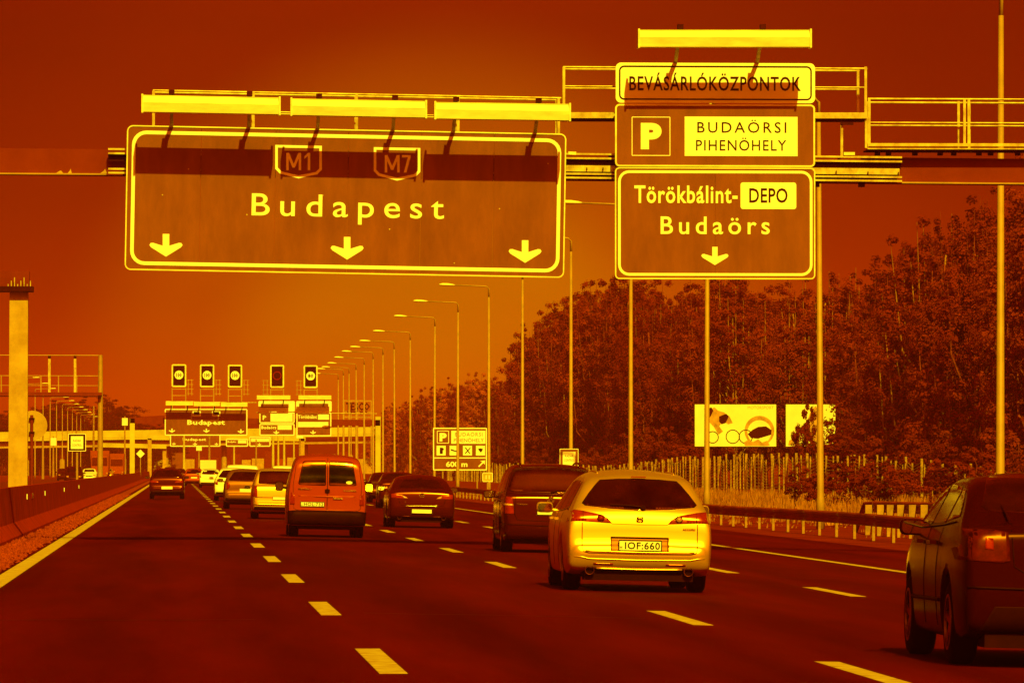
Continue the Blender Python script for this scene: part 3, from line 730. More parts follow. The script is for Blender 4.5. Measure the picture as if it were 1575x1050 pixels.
part('shaft', MB().hexa([(a.x-16*k_, 160.75, -.05), (a.x+13.5*k_, 160.75, -.05), (a.x+13.5*k_, 161.3, -.05), (a.x-16*k_, 161.3, -.05),
    (a.x-14*k_, 160.78, at(0, 449, 161).z), (a.x+14*k_, 160.78, at(0, 449, 161).z), (a.x+14*k_, 161.3, at(0, 449, 161).z), (a.x-14*k_, 161.3, at(0, 449, 161).z)]), 'concrete', pil)
z1, z2 = at(0, 449, 161).z, at(0, 441, 161).z
part('cap_plate', MB().box(a.x-1.6, a.x+22*k_, 160.5, 161.5, z1+.005, z2), 'dark_steel', pil)
for i in range(8):
    x = a.x-.28+.085*i; part('anchor_bolt', MB().tube([(x, 160.55, z2-.02), (x, 160.55, z2 + (.06 + .09*((i*7) % 3)))], .016, 6), 'galvanised', pil)
part('beam_end', MB().box(a.x-4.5, a.x+16*k_, 160.72, 161.28, z2+.004, at(0, 417, 161).z), 'beam_paint', pil)
# gantry over the opposite carriageway
og = thing('sign_gantry', 'bare steel gantry with railings reaching left over the opposite carriageway', 'gantry', (at(155, 720, 336).x, 336, 0))
def op(px, py, dy=0): return at(px, py, 336) + Vector((0, dy, 0))
part('leg', MB().tube([(op(155, 0).x, 336, 0), op(154.5, 610), op(154.5, 546)], [.16, .14, .12], 10), 'pole_steel', og)
for (y, r_) in ((545.5, .03), (577, .025), (592, .02)): part('handrail', MB().tube([op(-240, y), op(157, y+1)], r_, 6), 'pole_steel', og)
part('beam', MB().bar(op(-240, 604), op(157, 605.5), .5, .16), 'beam_paint', og)
part('walkway', MB().bar(op(-240, 608.5, -.3), op(156, 609.5, -.3), .4, .06), 'dark_steel', og)
for x in (2, 63, 90, 118): part('railing_post', MB().bar(op(x, 578), op(x, 604), .06, .06), 'pole_steel', og)
for x in (-3, 76, 115.5): 
    part('sign_bracket', MB().bar(op(x, 551), op(x, 604), .14, .06), 'galvanised', og); part('bracket_cap', MB().bar(op(x, 547), op(x, 551), .16, .1), 'dark_steel', og)

# ------------------------------------------------------------------ second and third gantry down the road
def far_sign(label, Y, x0, x1, y0, y1, rows, m='sign_brown', nm='direction_sign'):
    B = Board(x0, y0, Y); t = thing(nm, label, 'road sign', at((x0+x1)/2, y1, Y))
    part('panel', B.rect(MB(), x0, x1, y0, y1, 0, -.05, .05), m, t)
    part('border', B.frame(MB(), x0-.6, x1+.6, y0-.6, y1+.6, 2, 1.7, -.05, .06), 'sign_white', t)
    for r_ in rows:
        if r_[0] == 't': part('lettering', B.text(MB(), r_[1], r_[2], r_[3], r_[4], r_[5], .006, bold=.03, res=1), r_[6] if len(r_) > 6 else 'sign_white', t)
        if r_[0] == 'a': part('arrow', B.arrow(MB(), r_[1], r_[2], r_[3], r_[3]*.65, .004), 'sign_white', t)
        if r_[0] == 'r': part('name_panel', B.rect(MB(), *r_[1:5], 0, .001), r_[5] if len(r_) > 5 else 'sign_white', t)
    return t
YF = 611
far_sign('distant dark sign reading Budapest with three arrows under the lane signals', YF, 254, 380, 629, 669,
    [('t', 'Budapest', 288, 653, 58, 7.5), ('a', 264.5, 662, 10), ('a', 317.5, 662, 10), ('a', 370.5, 663, 10), ('r', 296, 309, 632, 640, 'sign_white'), ('r', 298, 307, 633, 638, 'sign_brown'), ('r', 326, 339, 632, 640, 'sign_white'), ('r', 328, 337, 633, 638, 'sign_brown')])
far_sign('distant white board over the rest area sign, left of two', YF, 398, 453, 617, 632, [('r', 401, 444, 621, 626.5, 'sign_brown')], 'sign_white', 'shopping_sign')
far_sign('distant white board at the right end of the far gantry', YF, 456, 509.5, 617, 632, [('r', 460, 505, 620.5, 625.5, 'sign_brown')], 'sign_white', 'shopping_sign')
far_sign('distant dark sign with white P and pale panel on the far gantry', YF, 399.5, 452.5, 634.5, 650, [('t', 'P', 404, 645.5, 6, 7), ('r', 416, 450, 635.5, 648)], nm='rest_area_sign')
far_sign('distant dark sign reading Budaors with a pale panel below the P sign', YF, 399.5, 452.5, 652, 669, [('t', 'Budaörs', 402, 659.5, 23, 5), ('r', 427, 448.5, 653.5, 660.5), ('a', 425, 664.5, 9)], nm='exit_lane_sign')
far_sign('distant dark sign reading Torokbalint at the right end of the far gantry', YF, 456.5, 509, 634.5, 670, [('t', 'Törökbálint', 458.5, 643.5, 29, 5.5), ('r', 489, 506, 637, 645), ('r', 458.5, 505, 648.5, 656.5), ('a', 481.5, 664.5, 9)], nm='exit_lane_sign')
fg = thing('sign_gantry', 'distant gantry with five lane signals standing on top of it', 'gantry', (at(204, 720, YF).x, YF+.6, 0))
def fpt(px, py, dy=.5): return at(px, py, YF) + Vector((0, dy, 0))
part('beam', MB().bar(fpt(200, 646, .9), fpt(585, 650, .9), .8, .6), 'beam_paint', fg)
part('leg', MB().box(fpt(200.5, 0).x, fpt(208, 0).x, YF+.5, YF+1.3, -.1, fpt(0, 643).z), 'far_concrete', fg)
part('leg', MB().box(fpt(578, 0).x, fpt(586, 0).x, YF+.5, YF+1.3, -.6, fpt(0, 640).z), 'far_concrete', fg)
part('handrail', MB().tube([fpt(255, 617, .8), fpt(395, 619, .8)], .05, 5), 'galvanised', fg)
part('handrail', MB().tube([fpt(395, 634, .8), fpt(580, 636, .8)], .05, 5), 'galvanised', fg)
for (x0, x1, yt) in ((255, 297, 617), (298, 338, 618), (339.5, 380.5, 619), (395, 446.5, 608), (459, 509.5, 608)):
    a, b = at(x0, yt+3, YF-1.5), at(x1, yt+3, YF-1.5)
    t = thing('sign_lamp', {255: 'small far trough lamp over the left third of the far Budapest sign', 298: 'small far trough lamp over the middle of the far Budapest sign', 339.5: 'small far trough lamp over the right third of the far Budapest sign',
        395: 'far trough lamp over the left white board', 459: 'far trough lamp over the right white board'}[x0], 'lamp', (a+b)/2, 'trough lamps on the far gantry')
    part('housing', MB().bar(a, b, .35, .42), 'lamp_housing', t)
    for f in (.2, .8):
        p_ = a.lerp(b, f); part('arm', MB().bar(p_ + Vector((0, .1, .15)), p_ + Vector((0, 1.9, -.7)), .1, .1), 'dark_steel', t)
for i, (x0, x1, side) in enumerate(((264, 286.5, 1), (307.5, 329.5, 1), (350.5, 372.5, 1), (415.5, 437, -1), (467, 488.5, -1))):
    y0 = 560 + .35*i; B = Board(x0, y0, YF)
    t = thing('lane_signal', ['leftmost dark lane signal showing a lit round speed limit', 'second dark lane signal from the left with a lit round limit', 'third dark lane signal from the left, above the right part of Budapest',
        'dark lane signal whose round display is unlit', 'rightmost dark lane signal showing a lit 80'][i], 'traffic signal', at((x0+x1)/2, 617, YF))
    part('cabinet', B.rect(MB(), x0+1, x1-1, y0+1, y0+34, 0, -.2, .25), 'led_panel', t)
    part('frame', B.frame(MB(), x0, x1, y0, y0+35, 1, 2.2, -.1, .2), 'lamp_housing', t)
    cx, cy = (x0+x1)/2, y0+16.5
    if i != 3:
        part('display', B.poly(MB(), circ(cx, cy, 6.8, 18), .06), 'sign_white', t)
        part('display_number', B.text(MB(), '80' if i == 4 else '100', cx-4.2, cy+3, 8.4, 6, .066, bold=.03, res=1), 'sign_dark', t)
    else:
        mb = MB(); mb.ring([B.uv(*q) for q in circ(cx, cy, 6.8, 18)][::-1], [B.uv(*q) for q in circ(cx, cy, 5.2, 18)][::-1], B.o(.06), B.ru, B.uu, .004); part('display', mb, 'lens_red', t)
    for x in (x0+.8, x1-.8): part('stand_post', MB().bar(fpt(x, y0+34, .1), fpt(x, 634, .1), .11, .11), 'pole_steel', t)
    for y in (y0+38, y0+48): part('stand_rail', MB().bar(fpt(x0, y, .1), fpt(x1, y, .1), .08, .08), 'pole_steel', t)
    lx = x1+6 if side > 0 else x0-7
    for dx in (-3, 2.5): part('ladder_rail', MB().bar(fpt(lx+dx, y0+23, .3), fpt(lx+dx, 608, .3), .07, .07), 'pole_steel', t)
    for k in range(4): part('ladder_rung', MB().bar(fpt(lx-5, y0+24+7*k, .3), fpt(lx+5, y0+24+7*k, .3), .06, .06), 'pole_steel', t)
YT = 1015
far_sign('small dark Budapest sign seen below the far Budapest sign', YT, 262, 338.5, 668.5, 686, [('t', 'Budapest', 281, 677.5, 36, 4.2), ('a', 267.5, 682, 6), ('a', 300, 682.5, 7), ('a', 333, 682.5, 6)])
far_sign('small dark sign with pale panel, left of the pair below the far exit signs', YT, 348, 381, 675, 686, [('t', 'Budaörs', 350, 680.5, 13, 3), ('r', 366, 379, 676.5, 681.5)], nm='exit_lane_sign')
far_sign('small dark sign with wide pale panel, right of the pair below the far exit signs', YT, 384, 415.5, 671.5, 686, [('r', 386, 414, 673.5, 679), ('a', 399, 683, 6)], nm='exit_lane_sign')
tg = thing('sign_gantry', 'faint third gantry far down the road below the second one', 'gantry', (at(231, 720, YT).x, YT+.8, 0))
def tpt(px, py, dy=1.): return at(px, py, YT) + Vector((0, dy, 0))
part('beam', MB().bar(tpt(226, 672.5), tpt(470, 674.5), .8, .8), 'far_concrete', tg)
for x in (231, 466): part('leg', MB().box(tpt(x-3, 0).x, tpt(x+3, 0).x, YT+.6, YT+1.4, -.6, tpt(x, 674).z), 'concrete', tg)

# ------------------------------------------------------------------ overpass and far background
YO = 1230
ov = thing('overpass', 'long pale concrete bridge crossing above the far end of the road', 'bridge', (at(0, 720, YO).x, YO, 0))
def oz(px, py, dy=0): return at(px, py, YO) + Vector((0, dy, 0))
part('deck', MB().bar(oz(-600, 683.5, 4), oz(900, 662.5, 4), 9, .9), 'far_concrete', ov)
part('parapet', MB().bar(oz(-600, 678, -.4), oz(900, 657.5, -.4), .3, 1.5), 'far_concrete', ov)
part('girder', MB().bar(oz(-600, 694, 1), oz(900, 673, 1), .5, 1.0), 'concrete', ov)
part('girder', MB().bar(oz(-600, 694, 6), oz(900, 673, 6), .5, 1.0), 'concrete', ov)
for px in (-80, 40, 95, 190, 255, 345, 470, 540, 610):
    q = oz(px, 683-.0137*px, 4); part('column', MB().tube([(q.x, q.y, -.5), q], .55, 10), 'concrete', ov)
lb = thing('lower_bridge', 'low pale bridge beam seen under the overpass at far left', 'bridge', (at(160, 720, 1120).x, 1120, 0))
part('deck', MB().bar(at(150, 684, 1120), at(256, 686.5, 1120), 2, .8), 'far_concrete', lb)
for px in (152, 253): q = at(px, 688, 1120); part('column', MB().box(q.x-.35, q.x+.35, 1119.5, 1120.5, -.2, q.z), 'concrete', lb)
rnd = random.Random(21)
nw = thing('noise_barrier', 'dark panelled noise wall behind the far end of the traffic', 'noise barrier', (at(330, 720, 1330).x, 1330, 0))
x = at(-30, 0, 1330).x; k = 0
while x < at(640, 0, 1330).x:
    wd = rnd.uniform(2.2, 3.2); z = rnd.uniform(3.2, 5.2)
    part('wall_panel', MB().box(x, x+wd-.25, 1330, 1330.3, -.6, z), rnd.choice(['beam_paint', 'sign_brown', 'tarpaulin', 'beam_paint', 'concrete']), nw)
    x += wd; k += 1
for i, px in enumerate((66, 82, 144, 192, 283, 306, 322, 360, 394, 420, 428, 437, 452, 461)):
    Yp = 820 + 37*((i*5) % 9); q = at(px, 720, Yp); h_ = rnd.uniform(6, 11)
    t = thing('utility_pole', 'thin pale pole among the distant clutter by the far gantries, %s from the left' % nth(i+1), 'pole', (q.x, Yp, gz(q.x)), 'thin poles near the far gantries')
    part('shaft', MB().tube([(q.x, Yp, gz(q.x)), (q.x, Yp, h_)], [.2, .11], 7), rnd.choice(['pole_steel', 'far_concrete', 'wood_pale']), t)
    if i % 2: part('box', MB().box(q.x-.5, q.x+.5, Yp-.2, Yp-.05, h_-1.6, h_-.3), 'sign_white', t)
ts = thing('store_sign', 'far sign reading TESCO in dark letters on a pale lattice frame', 'shop sign', (at(545, 720, 960).x, 960, 0))
B = Board(531, 617, 960)
part('lettering', B.text(MB(), 'TESCO', 532, 631, 37, 12, .0, bold=.03, res=1, t=.1), 'sign_dark', ts)
for y in (616, 633, 641): part('beam', MB().bar(at(528, y, 960.5), at(572, y+.5, 960.5), .15, .22), 'pole_steel', ts)
for x in (529, 540, 550, 561, 571): part('strut', MB().bar(at(x, 616, 960.5), at(x, 712, 960.5), .18, .18), 'pole_steel', ts)
dm = thing('diamond_sign', 'pale diamond shaped sign beside the far concrete leg', 'road sign', (at(216, 720, 590).x, 590, 0))
c = at(216, 697.5, 590); part('plate', MB().prism([(-.42, 0), (0, -.42), (.42, 0), (0, .42)], c, (1,0,0), (0,0,1), .03), 'sign_white', dm)
part('post', MB().tube([(c.x, 590.06, 0), (c.x, 590.06, c.z)], .05, 6), 'pole_steel', dm)

# ------------------------------------------------------------------ trees
def tree_proto(seed, h, rad, n_cl, per, leaf, base=.16, spire=.5):
    rnd = random.Random(seed)
    trunk = MB(); crown = MB()
    tp = [(0, 0, -.2)]; x = y = 0
    for i in range(1, 7):
        x += rnd.uniform(-.15, .15); y += rnd.uniform(-.15, .15); tp.append((x, y, h*.88*i/6))
    trunk.tube(tp, [.19*(1-.8*i/6)*h/13 for i in range(7)], 7)
    # upright limbs that each carry a plume of leaf clumps
    cl = []; nl = max(5, n_cl//16)
    for i in range(nl):
        a = 2*math.pi*(i/nl) + rnd.uniform(-.4, .4); f0 = base + (.62-base)*rnd.random(); r0 = rad*rnd.uniform(.25, 1.0)*(1 - .5*max(0, f0-.35))
        top = min(h*rnd.uniform(.93, 1.06), f0*h + h*rnd.uniform(.22, .5)) if i % 3 else h*rnd.uniform(.86, 1.04)
        if i % 3 == 0: r0 *= .55
        b0 = Vector((tp[2][0], tp[2][1], max(.05*h, f0*h - r0*1.1))); m_ = Vector((r0*.75*math.cos(a), r0*.75*math.sin(a), f0*h)); e_ = Vector((r0*math.cos(a)*(1-spire*.25), r0*math.sin(a)*(1-spire*.25), top))
        trunk.tube([b0, m_, m_.lerp(e_, .6), e_], [.075*h/13, .055*h/13, .03*h/13, .01], 5, False)
        k = n_cl//nl
        for q in range(k):
            t = (q + rnd.random())/k; c = m_.lerp(e_, t); w_ = (rad*.36)*(1 - .72*t)
            c = c + Vector((rnd.gauss(0, w_*.62), rnd.gauss(0, w_*.62), rnd.gauss(0, .25)))
            cl.append((c, (.26 + .42*rnd.random())*(1.15 - .55*t)*(h/13)**.5))
    for (c, s) in cl:
        c_out = Vector((c.x, c.y, .3)).normalized()
        for _ in range(per):
            d = Vector((rnd.gauss(0, 1), rnd.gauss(0, 1), rnd.gauss(0, .85))); d.normalize(); d *= s*rnd.random()**.5
            p = c + d
            nrm = (d.normalized()*.8 + c_out*.5 + Vector((rnd.uniform(-.4, .4), rnd.uniform(-.4, .4), rnd.uniform(0, .5)))).normalized()
            u = nrm.orthogonal().normalized(); u = Quaternion(nrm, rnd.uniform(0, 6.28)) @ u; v = nrm.cross(u)
            l = leaf*rnd.uniform(.55, 1.2); wl = l*.7
            n = len(crown.v)
            crown.v += [tuple(p - u*l*.5), tuple(p + v*wl*.5 + nrm*.02), tuple(p + u*l*.5), tuple(p - v*wl*.5 + nrm*.02)]
            crown.f.append((n, n+1, n+2, n+3))
    return trunk.mesh('trunk', True), crown.mesh('crown')
PROTO = [tree_proto(1, 13, 3.1, 330, 72, .165), tree_proto(2, 13, 2.5, 300, 72, .155, .12, .9), tree_proto(3, 13, 3.6, 360, 72, .17, .2, .3),
         tree_proto(4, 13, 2.9, 330, 72, .165, .1, .6), tree_proto(5, 13, 3.3, 340, 72, .16, .14, .5)]
BUSH = [tree_proto(11, 3, 2.0, 90, 80, .13, .02, .2), tree_proto(12, 3, 1.7, 80, 80, .125, .02, .5), tree_proto(13, 3, 2.4, 96, 80, .135, .02, .1)]
def plant(pr, name, label, cat, group, x, y, h, hr, m, bm, rz, wide=1.):
    t = thing(name, label, cat, (x, y, gz(x)-.05), group, (0, 0, rz)); s = h/hr; t.scale = (s*wide, s*wide, s)
    for (nm, me, mt) in (('trunk', pr[0], bm), ('crown', pr[1], m)):
        o = obj(nm, me, None, t)
        if not me.materials: me.materials.append(MATS[mt])
        o.material_slots[0].link = 'OBJECT'; o.material_slots[0].material = MATS[mt]
    return t
TH = [(200, 14.0), (235, 13.6), (250, 13.3), (273, 13.0), (296, 11.9), (310, 11.4), (330, 12.2), (380, 14), (440, 16.6), (480, 17.6), (530, 18.0), (556, 16.4), (572, 11.6), (700, 12.2), (950, 12.0), (1200, 11)]
def th(y):
    for (a, za), (b, zb) in zip(TH, TH[1:]):
        if y <= b: return za + (zb-za)*(y-a)/(b-a)
    return 10
rnd = random.Random(77)
y = 206.0; i = 0
while y < 1000:
    near = y < 600
    x = 34.3 + rnd.uniform(-1.0, 1.6)
    if 286 < y < 352: x = 41.5 + rnd.uniform(0, 2)
    plant(PROTO[i % 5], 'tree', 'leafy dark tree, %s from the right in the front row of the wood' % nth(i+1) if near else 'small far tree, %s from the right at the receding end of the wood' % nth(i+1), 'tree',
          'trees of the roadside wood' if near else 'far trees beside the road', x, y, th(y)*rnd.uniform(.82, 1.03) - .1, 13.6, ('leaf_a' if rnd.random() < .55 else 'leaf_b') if y < 640 else 'leaf_hazed' if rnd.random() < .5 else 'leaf_a',
          'bark_pale' if rnd.random() < .5 else 'bark', rnd.uniform(0, 6.28), 1.05)
    y += (8.2 if near else 15)*rnd.uniform(.8, 1.2); i += 1
y = 222.0; n2 = 0
while y < 900:
    n2 += 1
    plant(PROTO[(i*3) % 5], 'tree', 'leafy dark tree behind the front row of the wood, %s from the right' % nth(n2), 'tree', 'trees behind the front row', 41 + rnd.uniform(-1.5, 2), y, th(y*36/42)*rnd.uniform(.98, 1.12), 13.6,
          'leaf_b' if rnd.random() < .6 else 'leaf_a', 'bark', rnd.uniform(0, 6.28), 1.25)
    y += (13 if y < 560 else 22)*rnd.uniform(.8, 1.2); i += 1
y = 200.0; n3 = 0
while y < 760:
    n3 += 1
    if not 284 < y < 356:
        plant(BUSH[i % 3], 'bush', 'dense dark bush at the foot of the wood, %s from the right' % nth(n3), 'bush', 'bushes below the wood', 31.2 + rnd.uniform(-.5, .9), y, rnd.uniform(2.4, 3.9), 3.1, 'leaf_b' if rnd.random() < .5 else 'leaf_a', 'bark', rnd.uniform(0, 6.28), 1.1)
    y += (5.2 if y < 420 else 10)*rnd.uniform(.8, 1.2); i += 1
for (X, Y, h_, lb) in ((37.6, 362, 12.6, 'leafy dark tree just behind the right-hand billboard'), (40.4, 369, 13.6, 'leafy dark tree rising right of the exit lane sign, behind the billboards'), (42.8, 377, 14.2, 'tall dark tree behind the second lamp post, beyond the billboards')):
    plant(PROTO[i % 5], 'tree', lb, 'tree', 'trees of the roadside wood', X, Y, h_, 13.6, 'leaf_a', 'bark_pale', i*1.7, 1.15); i += 1
for (px, py, Y, h_, lb) in ((1258, 790, 232, 1.7, 'low dark bush right of the lamp post, in front of the fence'), (1318, 786, 222, 2.1, 'broad dark bush in front of the fence above the sloped rail end'), (1375, 782, 214, 1.8, 'dark bush in front of the fence above the higher guard rail'),
                       (1440, 776, 206, 1.7, 'dark bush beside the fence left of the nearest lamp post'), (1500, 770, 196, 2.0, 'dark bush left of the dark car, near the nearest lamp post')):
    q = at(px, py, Y); plant(BUSH[i % 3], 'bush', lb, 'bush', 'bushes in front of the fence', q.x, Y, h_, 3.1, 'leaf_b', 'bark', i*1.3, 1.35); i += 1
q = at(1236, 690, 344); plant(BUSH[1], 'bush', 'ragged dark bush covering the right part of the second billboard', 'bush', 'bushes below the wood', at(1244, 690, 344).x, 344, 5.0, 3.1, 'leaf_b', 'bark', .6, .55)
rl = random.Random(14)
for k_ in range(34):
    px = 6 + 7.4*k_; Y = 1290 + 22*(k_ % 5) + rl.uniform(0, 14)
    h_ = (11 + 3.2*math.sin(k_*.62+.4) + rl.uniform(-1.2, 1.2) + (3.2 if 8 < k_ < 12 or 21 < k_ < 26 else 0)) * (1 if px < 205 else .8)
    q = at(px, 720, Y); plant(PROTO[i % 5], 'tree', 'dark far tree behind the overpass on the left, %s from the left' % nth(k_+1), 'tree', 'far trees on the left', q.x, Y, h_, 13.6, 'leaf_dark', 'bark', i*1.1, 2.4); i += 1
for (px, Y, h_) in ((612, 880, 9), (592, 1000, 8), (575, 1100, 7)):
    q = at(px, 720, Y); plant(PROTO[i % 5], 'tree', 'pale haze-toned tree beyond the far street lamps, %s of three' % {612: 'right', 592: 'middle', 575: 'left'}[px], 'tree', 'pale far trees on the right', q.x, Y, h_, 13.6, 'leaf_hazed', 'bark', i*1.1, 1.6); i += 1

# ------------------------------------------------------------------ dry grass on the verge
mb = MB(); rnd = random.Random(4)
for _ in range(15000):
    y = rnd.uniform(120, 420); x = 18.0 + 11.5*rnd.random()
    if x < 20.5 and rnd.random() < .8: continue
    if y < 186 and rnd.random() < .75: continue
    h_ = rnd.uniform(.16, .5) if 20 < x < 27.5 and 185 < y < 330 else rnd.uniform(.06, .24)
    z = gz(x) - .06; a = rnd.uniform(0, 3.14); dx, dy = .035*math.cos(a), .035*math.sin(a); lx, ly = rnd.uniform(-.12, .12), rnd.uniform(-.12, .12)
    for q in range(3):
        ox, oy = rnd.uniform(-.12, .12), rnd.uniform(-.12, .12); n = len(mb.v)
        mb.v += [(x+ox-dx, y+oy-dy, z), (x+ox+dx, y+oy+dy, z), (x+ox+lx*rnd.uniform(.3, 1.2), y+oy+ly, z+h_*rnd.uniform(.7, 1.1))]; mb.f.append((n, n+1, n+2))
tag(mb.build('verge_grass', 'dry_grass'), 'dry pale grass growing between the guard rail and the fence', 'grass', kind='stuff')

# ------------------------------------------------------------------ vehicles
def pchip(K):
    xs = [k[0] for k in K]; ys = [k[1] for k in K]; n = len(xs)
    h = [xs[i+1]-xs[i] for i in range(n-1)]; d = [(ys[i+1]-ys[i])/h[i] for i in range(n-1)]; m = [0]*n
    m[0], m[-1] = d[0], d[-1]
    for i in range(1, n-1):
        if d[i-1]*d[i] > 0:
            a, b = 2*h[i]+h[i-1], h[i]+2*h[i-1]; m[i] = (a+b)/(a/d[i-1]+b/d[i])
    def f(x):
        if x <= xs[0]: return ys[0]
        if x >= xs[-1]: return ys[-1]
        i = 0
        while x > xs[i+1]: i += 1
        t = (x-xs[i])/h[i]
        return ys[i]*(1+2*t)*(1-t)**2 + h[i]*m[i]*t*(1-t)**2 + ys[i+1]*t*t*(3-2*t) + h[i]*m[i+1]*t*t*(t-1)
    return f

def sec_pts(zb, zt, hw, S, rt, crown, ns, nt_):
    """half cross-section from bottom centre to top centre"""
    P = [(0, zb), (hw*S(zb)*.6, zb), (hw*S(zb)*.90, zb)]
    rt = min(rt, .42*(zt-zb)); zs = zt - rt - crown
    b0 = zb + min(.05, .2*(zt-zb))
    P.append((hw*S(b0)*.975, zb + (b0-zb)*.35))
    for i in range(ns+1):
        z = b0 + (zs-b0)*i/ns; P.append((hw*S(z), z))
    xs = hw*S(zs); xt = max(.05, hw*S(zt-crown) - rt*.85)
    for i in range(1, 6):
        t = math.pi/2*i/5; P.append((xt + (xs-xt)*math.cos(t), zs + rt*math.sin(t)))
    for i in range(1, nt_+1):
        u = 1-i/nt_; P.append((xt*u, zs + rt + crown*(1-u*u)))
    return P

class Car:
    def __init__(s, name, label, cat, T, paint, X, Y, yaw=0., group=None, lod=0, back=False, sc=(1, 1, 1)):
        s.T = T; s.lod = lod; z = gz(X)
        roll = .022 if X > 2 else 0.
        s.root = thing(name, label, cat, (X, Y, z), group, (0, roll, yaw + (math.pi if back else 0))); s.root.scale = sc
        top, bot, plan, S = pchip(T['top']), pchip(T['bot']), pchip(T['plan']), pchip(T['sec'])
        L, W = T['L'], T['W']; wr, wf, RW = T['wheels']; RA = RW + .055
        ys = [0, .004, .01, .018, .027, .037, .048, .06, .07, .08, .09, .1, .112, .125, .14, .16, .18, .2, .225, .25, .28]
        st = (.05, .09, .14)[lod]
        if lod == 2: ys = ys[::2]
        y = .32
        while y < L-.3: ys.append(y); y += st
        ys += [L-.28, L-.22, L-.16, L-.11, L-.07, L-.04, L-.018, L-.006, L]
        for wc in (wr, wf):
            for k in range(-8, 9): ys.append(wc + RA*math.sin(k*math.pi/16.05))
        ys = sorted(set(round(q, 4) for q in ys))
        ns, nt_ = ((16, 9), (9, 6), (6, 4))[lod]
        mb = MB(); m = None
        for y in ys:
            zb, zt = bot(y), top(y)
            for wc in (wr, wf):
                if abs(y-wc) < RA: zb = max(zb, RW + math.sqrt(max(0, RA*RA-(y-wc)**2)))
            zb = min(zb, zt-.06)
            P = sec_pts(zb, zt, W*plan(y), S, T['rt'], T['crown']*min(1, y/.5+.25), ns, nt_)
            Q = [(x, z) for (x, z) in P] + [(-x, z) for (x, z) in P[-2:0:-1]]
            m = len(Q)
            for (x, z) in Q: mb.v.append((x, y, z))
        for j in range(len(ys)-1):
            for k in range(m):
                a = j*m+k; b = j*m+(k+1) % m; mb.f.append((a, b, b+m, a+m))
        mb.f += [tuple(range(m))[::-1], tuple((len(ys)-1)*m+k for k in range(m))]
        s.body = mb.build('body', paint, s.root, True)
        me = s.body.data
        bm = bmesh.new(); bm.from_mesh(me); bmesh.ops.recalc_face_normals(bm, faces=bm.faces)
        for e in bm.edges:
            if len(e.link_faces) == 2 and e.calc_face_angle(0) > R(38): e.smooth = False
        bm.to_mesh(me); s.bvh = BVHTree.FromBMesh(bm); bm.free()
        s.add('underbody', MB().box(-W+.24, W-.24, .25, L-.3, .17, .62), 'car_trim')
        for wc in (wr, wf):
            for sd in (-1, 1): s.wheel(sd*(T['track']), wc, RW, sd)
    def add(s, name, mb, m, parent=None, smooth=False):
        o = mb.build(name, m, parent or s.root, smooth); return o
    def hit(s, a, b, d):
        if d == 'rear': o, v = Vector((a, -3, b)), Vector((0, 1, 0))
        elif d == 'front': o, v = Vector((a, s.T['L']+3, b)), Vector((0, -1, 0))
        else: o, v = Vector((d*4, a, b)), Vector((-d, 0, 0))
        h, n, i, _ = s.bvh.ray_cast(o, v)
        if h is None:
            o2 = o + v*(3 if not isinstance(d, int) else 3.1)
            h, n, i, _ = s.bvh.find_nearest(o2)
        if n.dot(v) > 0: n = -n
        return h, n
    def patch(s, name, poly, m, d='rear', off=.005, step=None, parent=None, rim=True):
        step = step or (.035, .07, .12)[s.lod]
        P = []
        for (a, b), (c, e) in zip(poly, poly[1:]+poly[:1]):
            n = max(1, int(math.hypot(c-a, e-b)/step))
            for k in range(n): P.append((a+(c-a)*k/n, b+(e-b)*k/n))
        nb = len(P); ed = [(i, (i+1) % nb) for i in range(nb)]
        x0, x1 = min(p[0] for p in P), max(p[0] for p in P); y0, y1 = min(p[1] for p in P), max(p[1] for p in P)
        g = []; yy = y0+step*.5
        while yy < y1:
            xx = x0+step*.5
            while xx < x1: g.append((xx, yy)); xx += step
            yy += step
        V, E, F, *_ = delaunay_2d_cdt([Vector(p) for p in P+g], ed, [list(range(nb))], 1, 1e-5)
        mb = MB(); ns = []
        for v in V:
            h, n = s.hit(v.x, v.y, d); ns.append(n); mb.v.append(tuple(h + n*off))
        want = {'rear': Vector((0, -1, 0)), 'front': Vector((0, 1, 0))}.get(d) or Vector((d, 0, 0))
        for f in F:
            f = list(f); a, b, c = (Vector(mb.v[i]) for i in f[:3])
            if (b-a).cross(c-a).dot(want) < 0: f = f[::-1]
            mb.f.append(tuple(f))
        used = sorted({i for f in mb.f for i in f}); re_ = {o: n for n, o in enumerate(used)}
        mb.v = [mb.v[i] for i in used]; ns = [ns[i] for i in used]; mb.f = [tuple(re_[i] for i in f) for f in mb.f]
        if rim:                                # give the pane an edge that goes back into the body
            cnt = {}
            for f in mb.f:
                for i in range(len(f)):
                    cnt[(f[i], f[(i+1) % len(f)])] = 1
            for (a, b) in list(cnt):
                if (b, a) not in cnt:
                    n = len(mb.v)
                    for q in (a, b): mb.v.append(tuple(Vector(mb.v[q]) - ns[q]*(off+.006)))
                    mb.f.append((b, a, n, n+1))
        return s.add(name, mb, m, parent, True)
    def seam(s, name, pts, m='car_trim', d='rear', r_=.005, off=.0, n=6, parent=None):
        Q = []
        for (a, b), (c, e) in zip(pts, pts[1:]):
            k = max(1, int(math.hypot(c-a, e-b)/.06))
            for i in range(k): Q.append((a+(c-a)*i/k, b+(e-b)*i/k))
        Q.append(pts[-1]); W_ = []
        for q in Q:
            h, nn = s.hit(q[0], q[1], d); W_.append(h + nn*off)
        return s.add(name, MB().tube(W_, r_, n), m, parent, True)
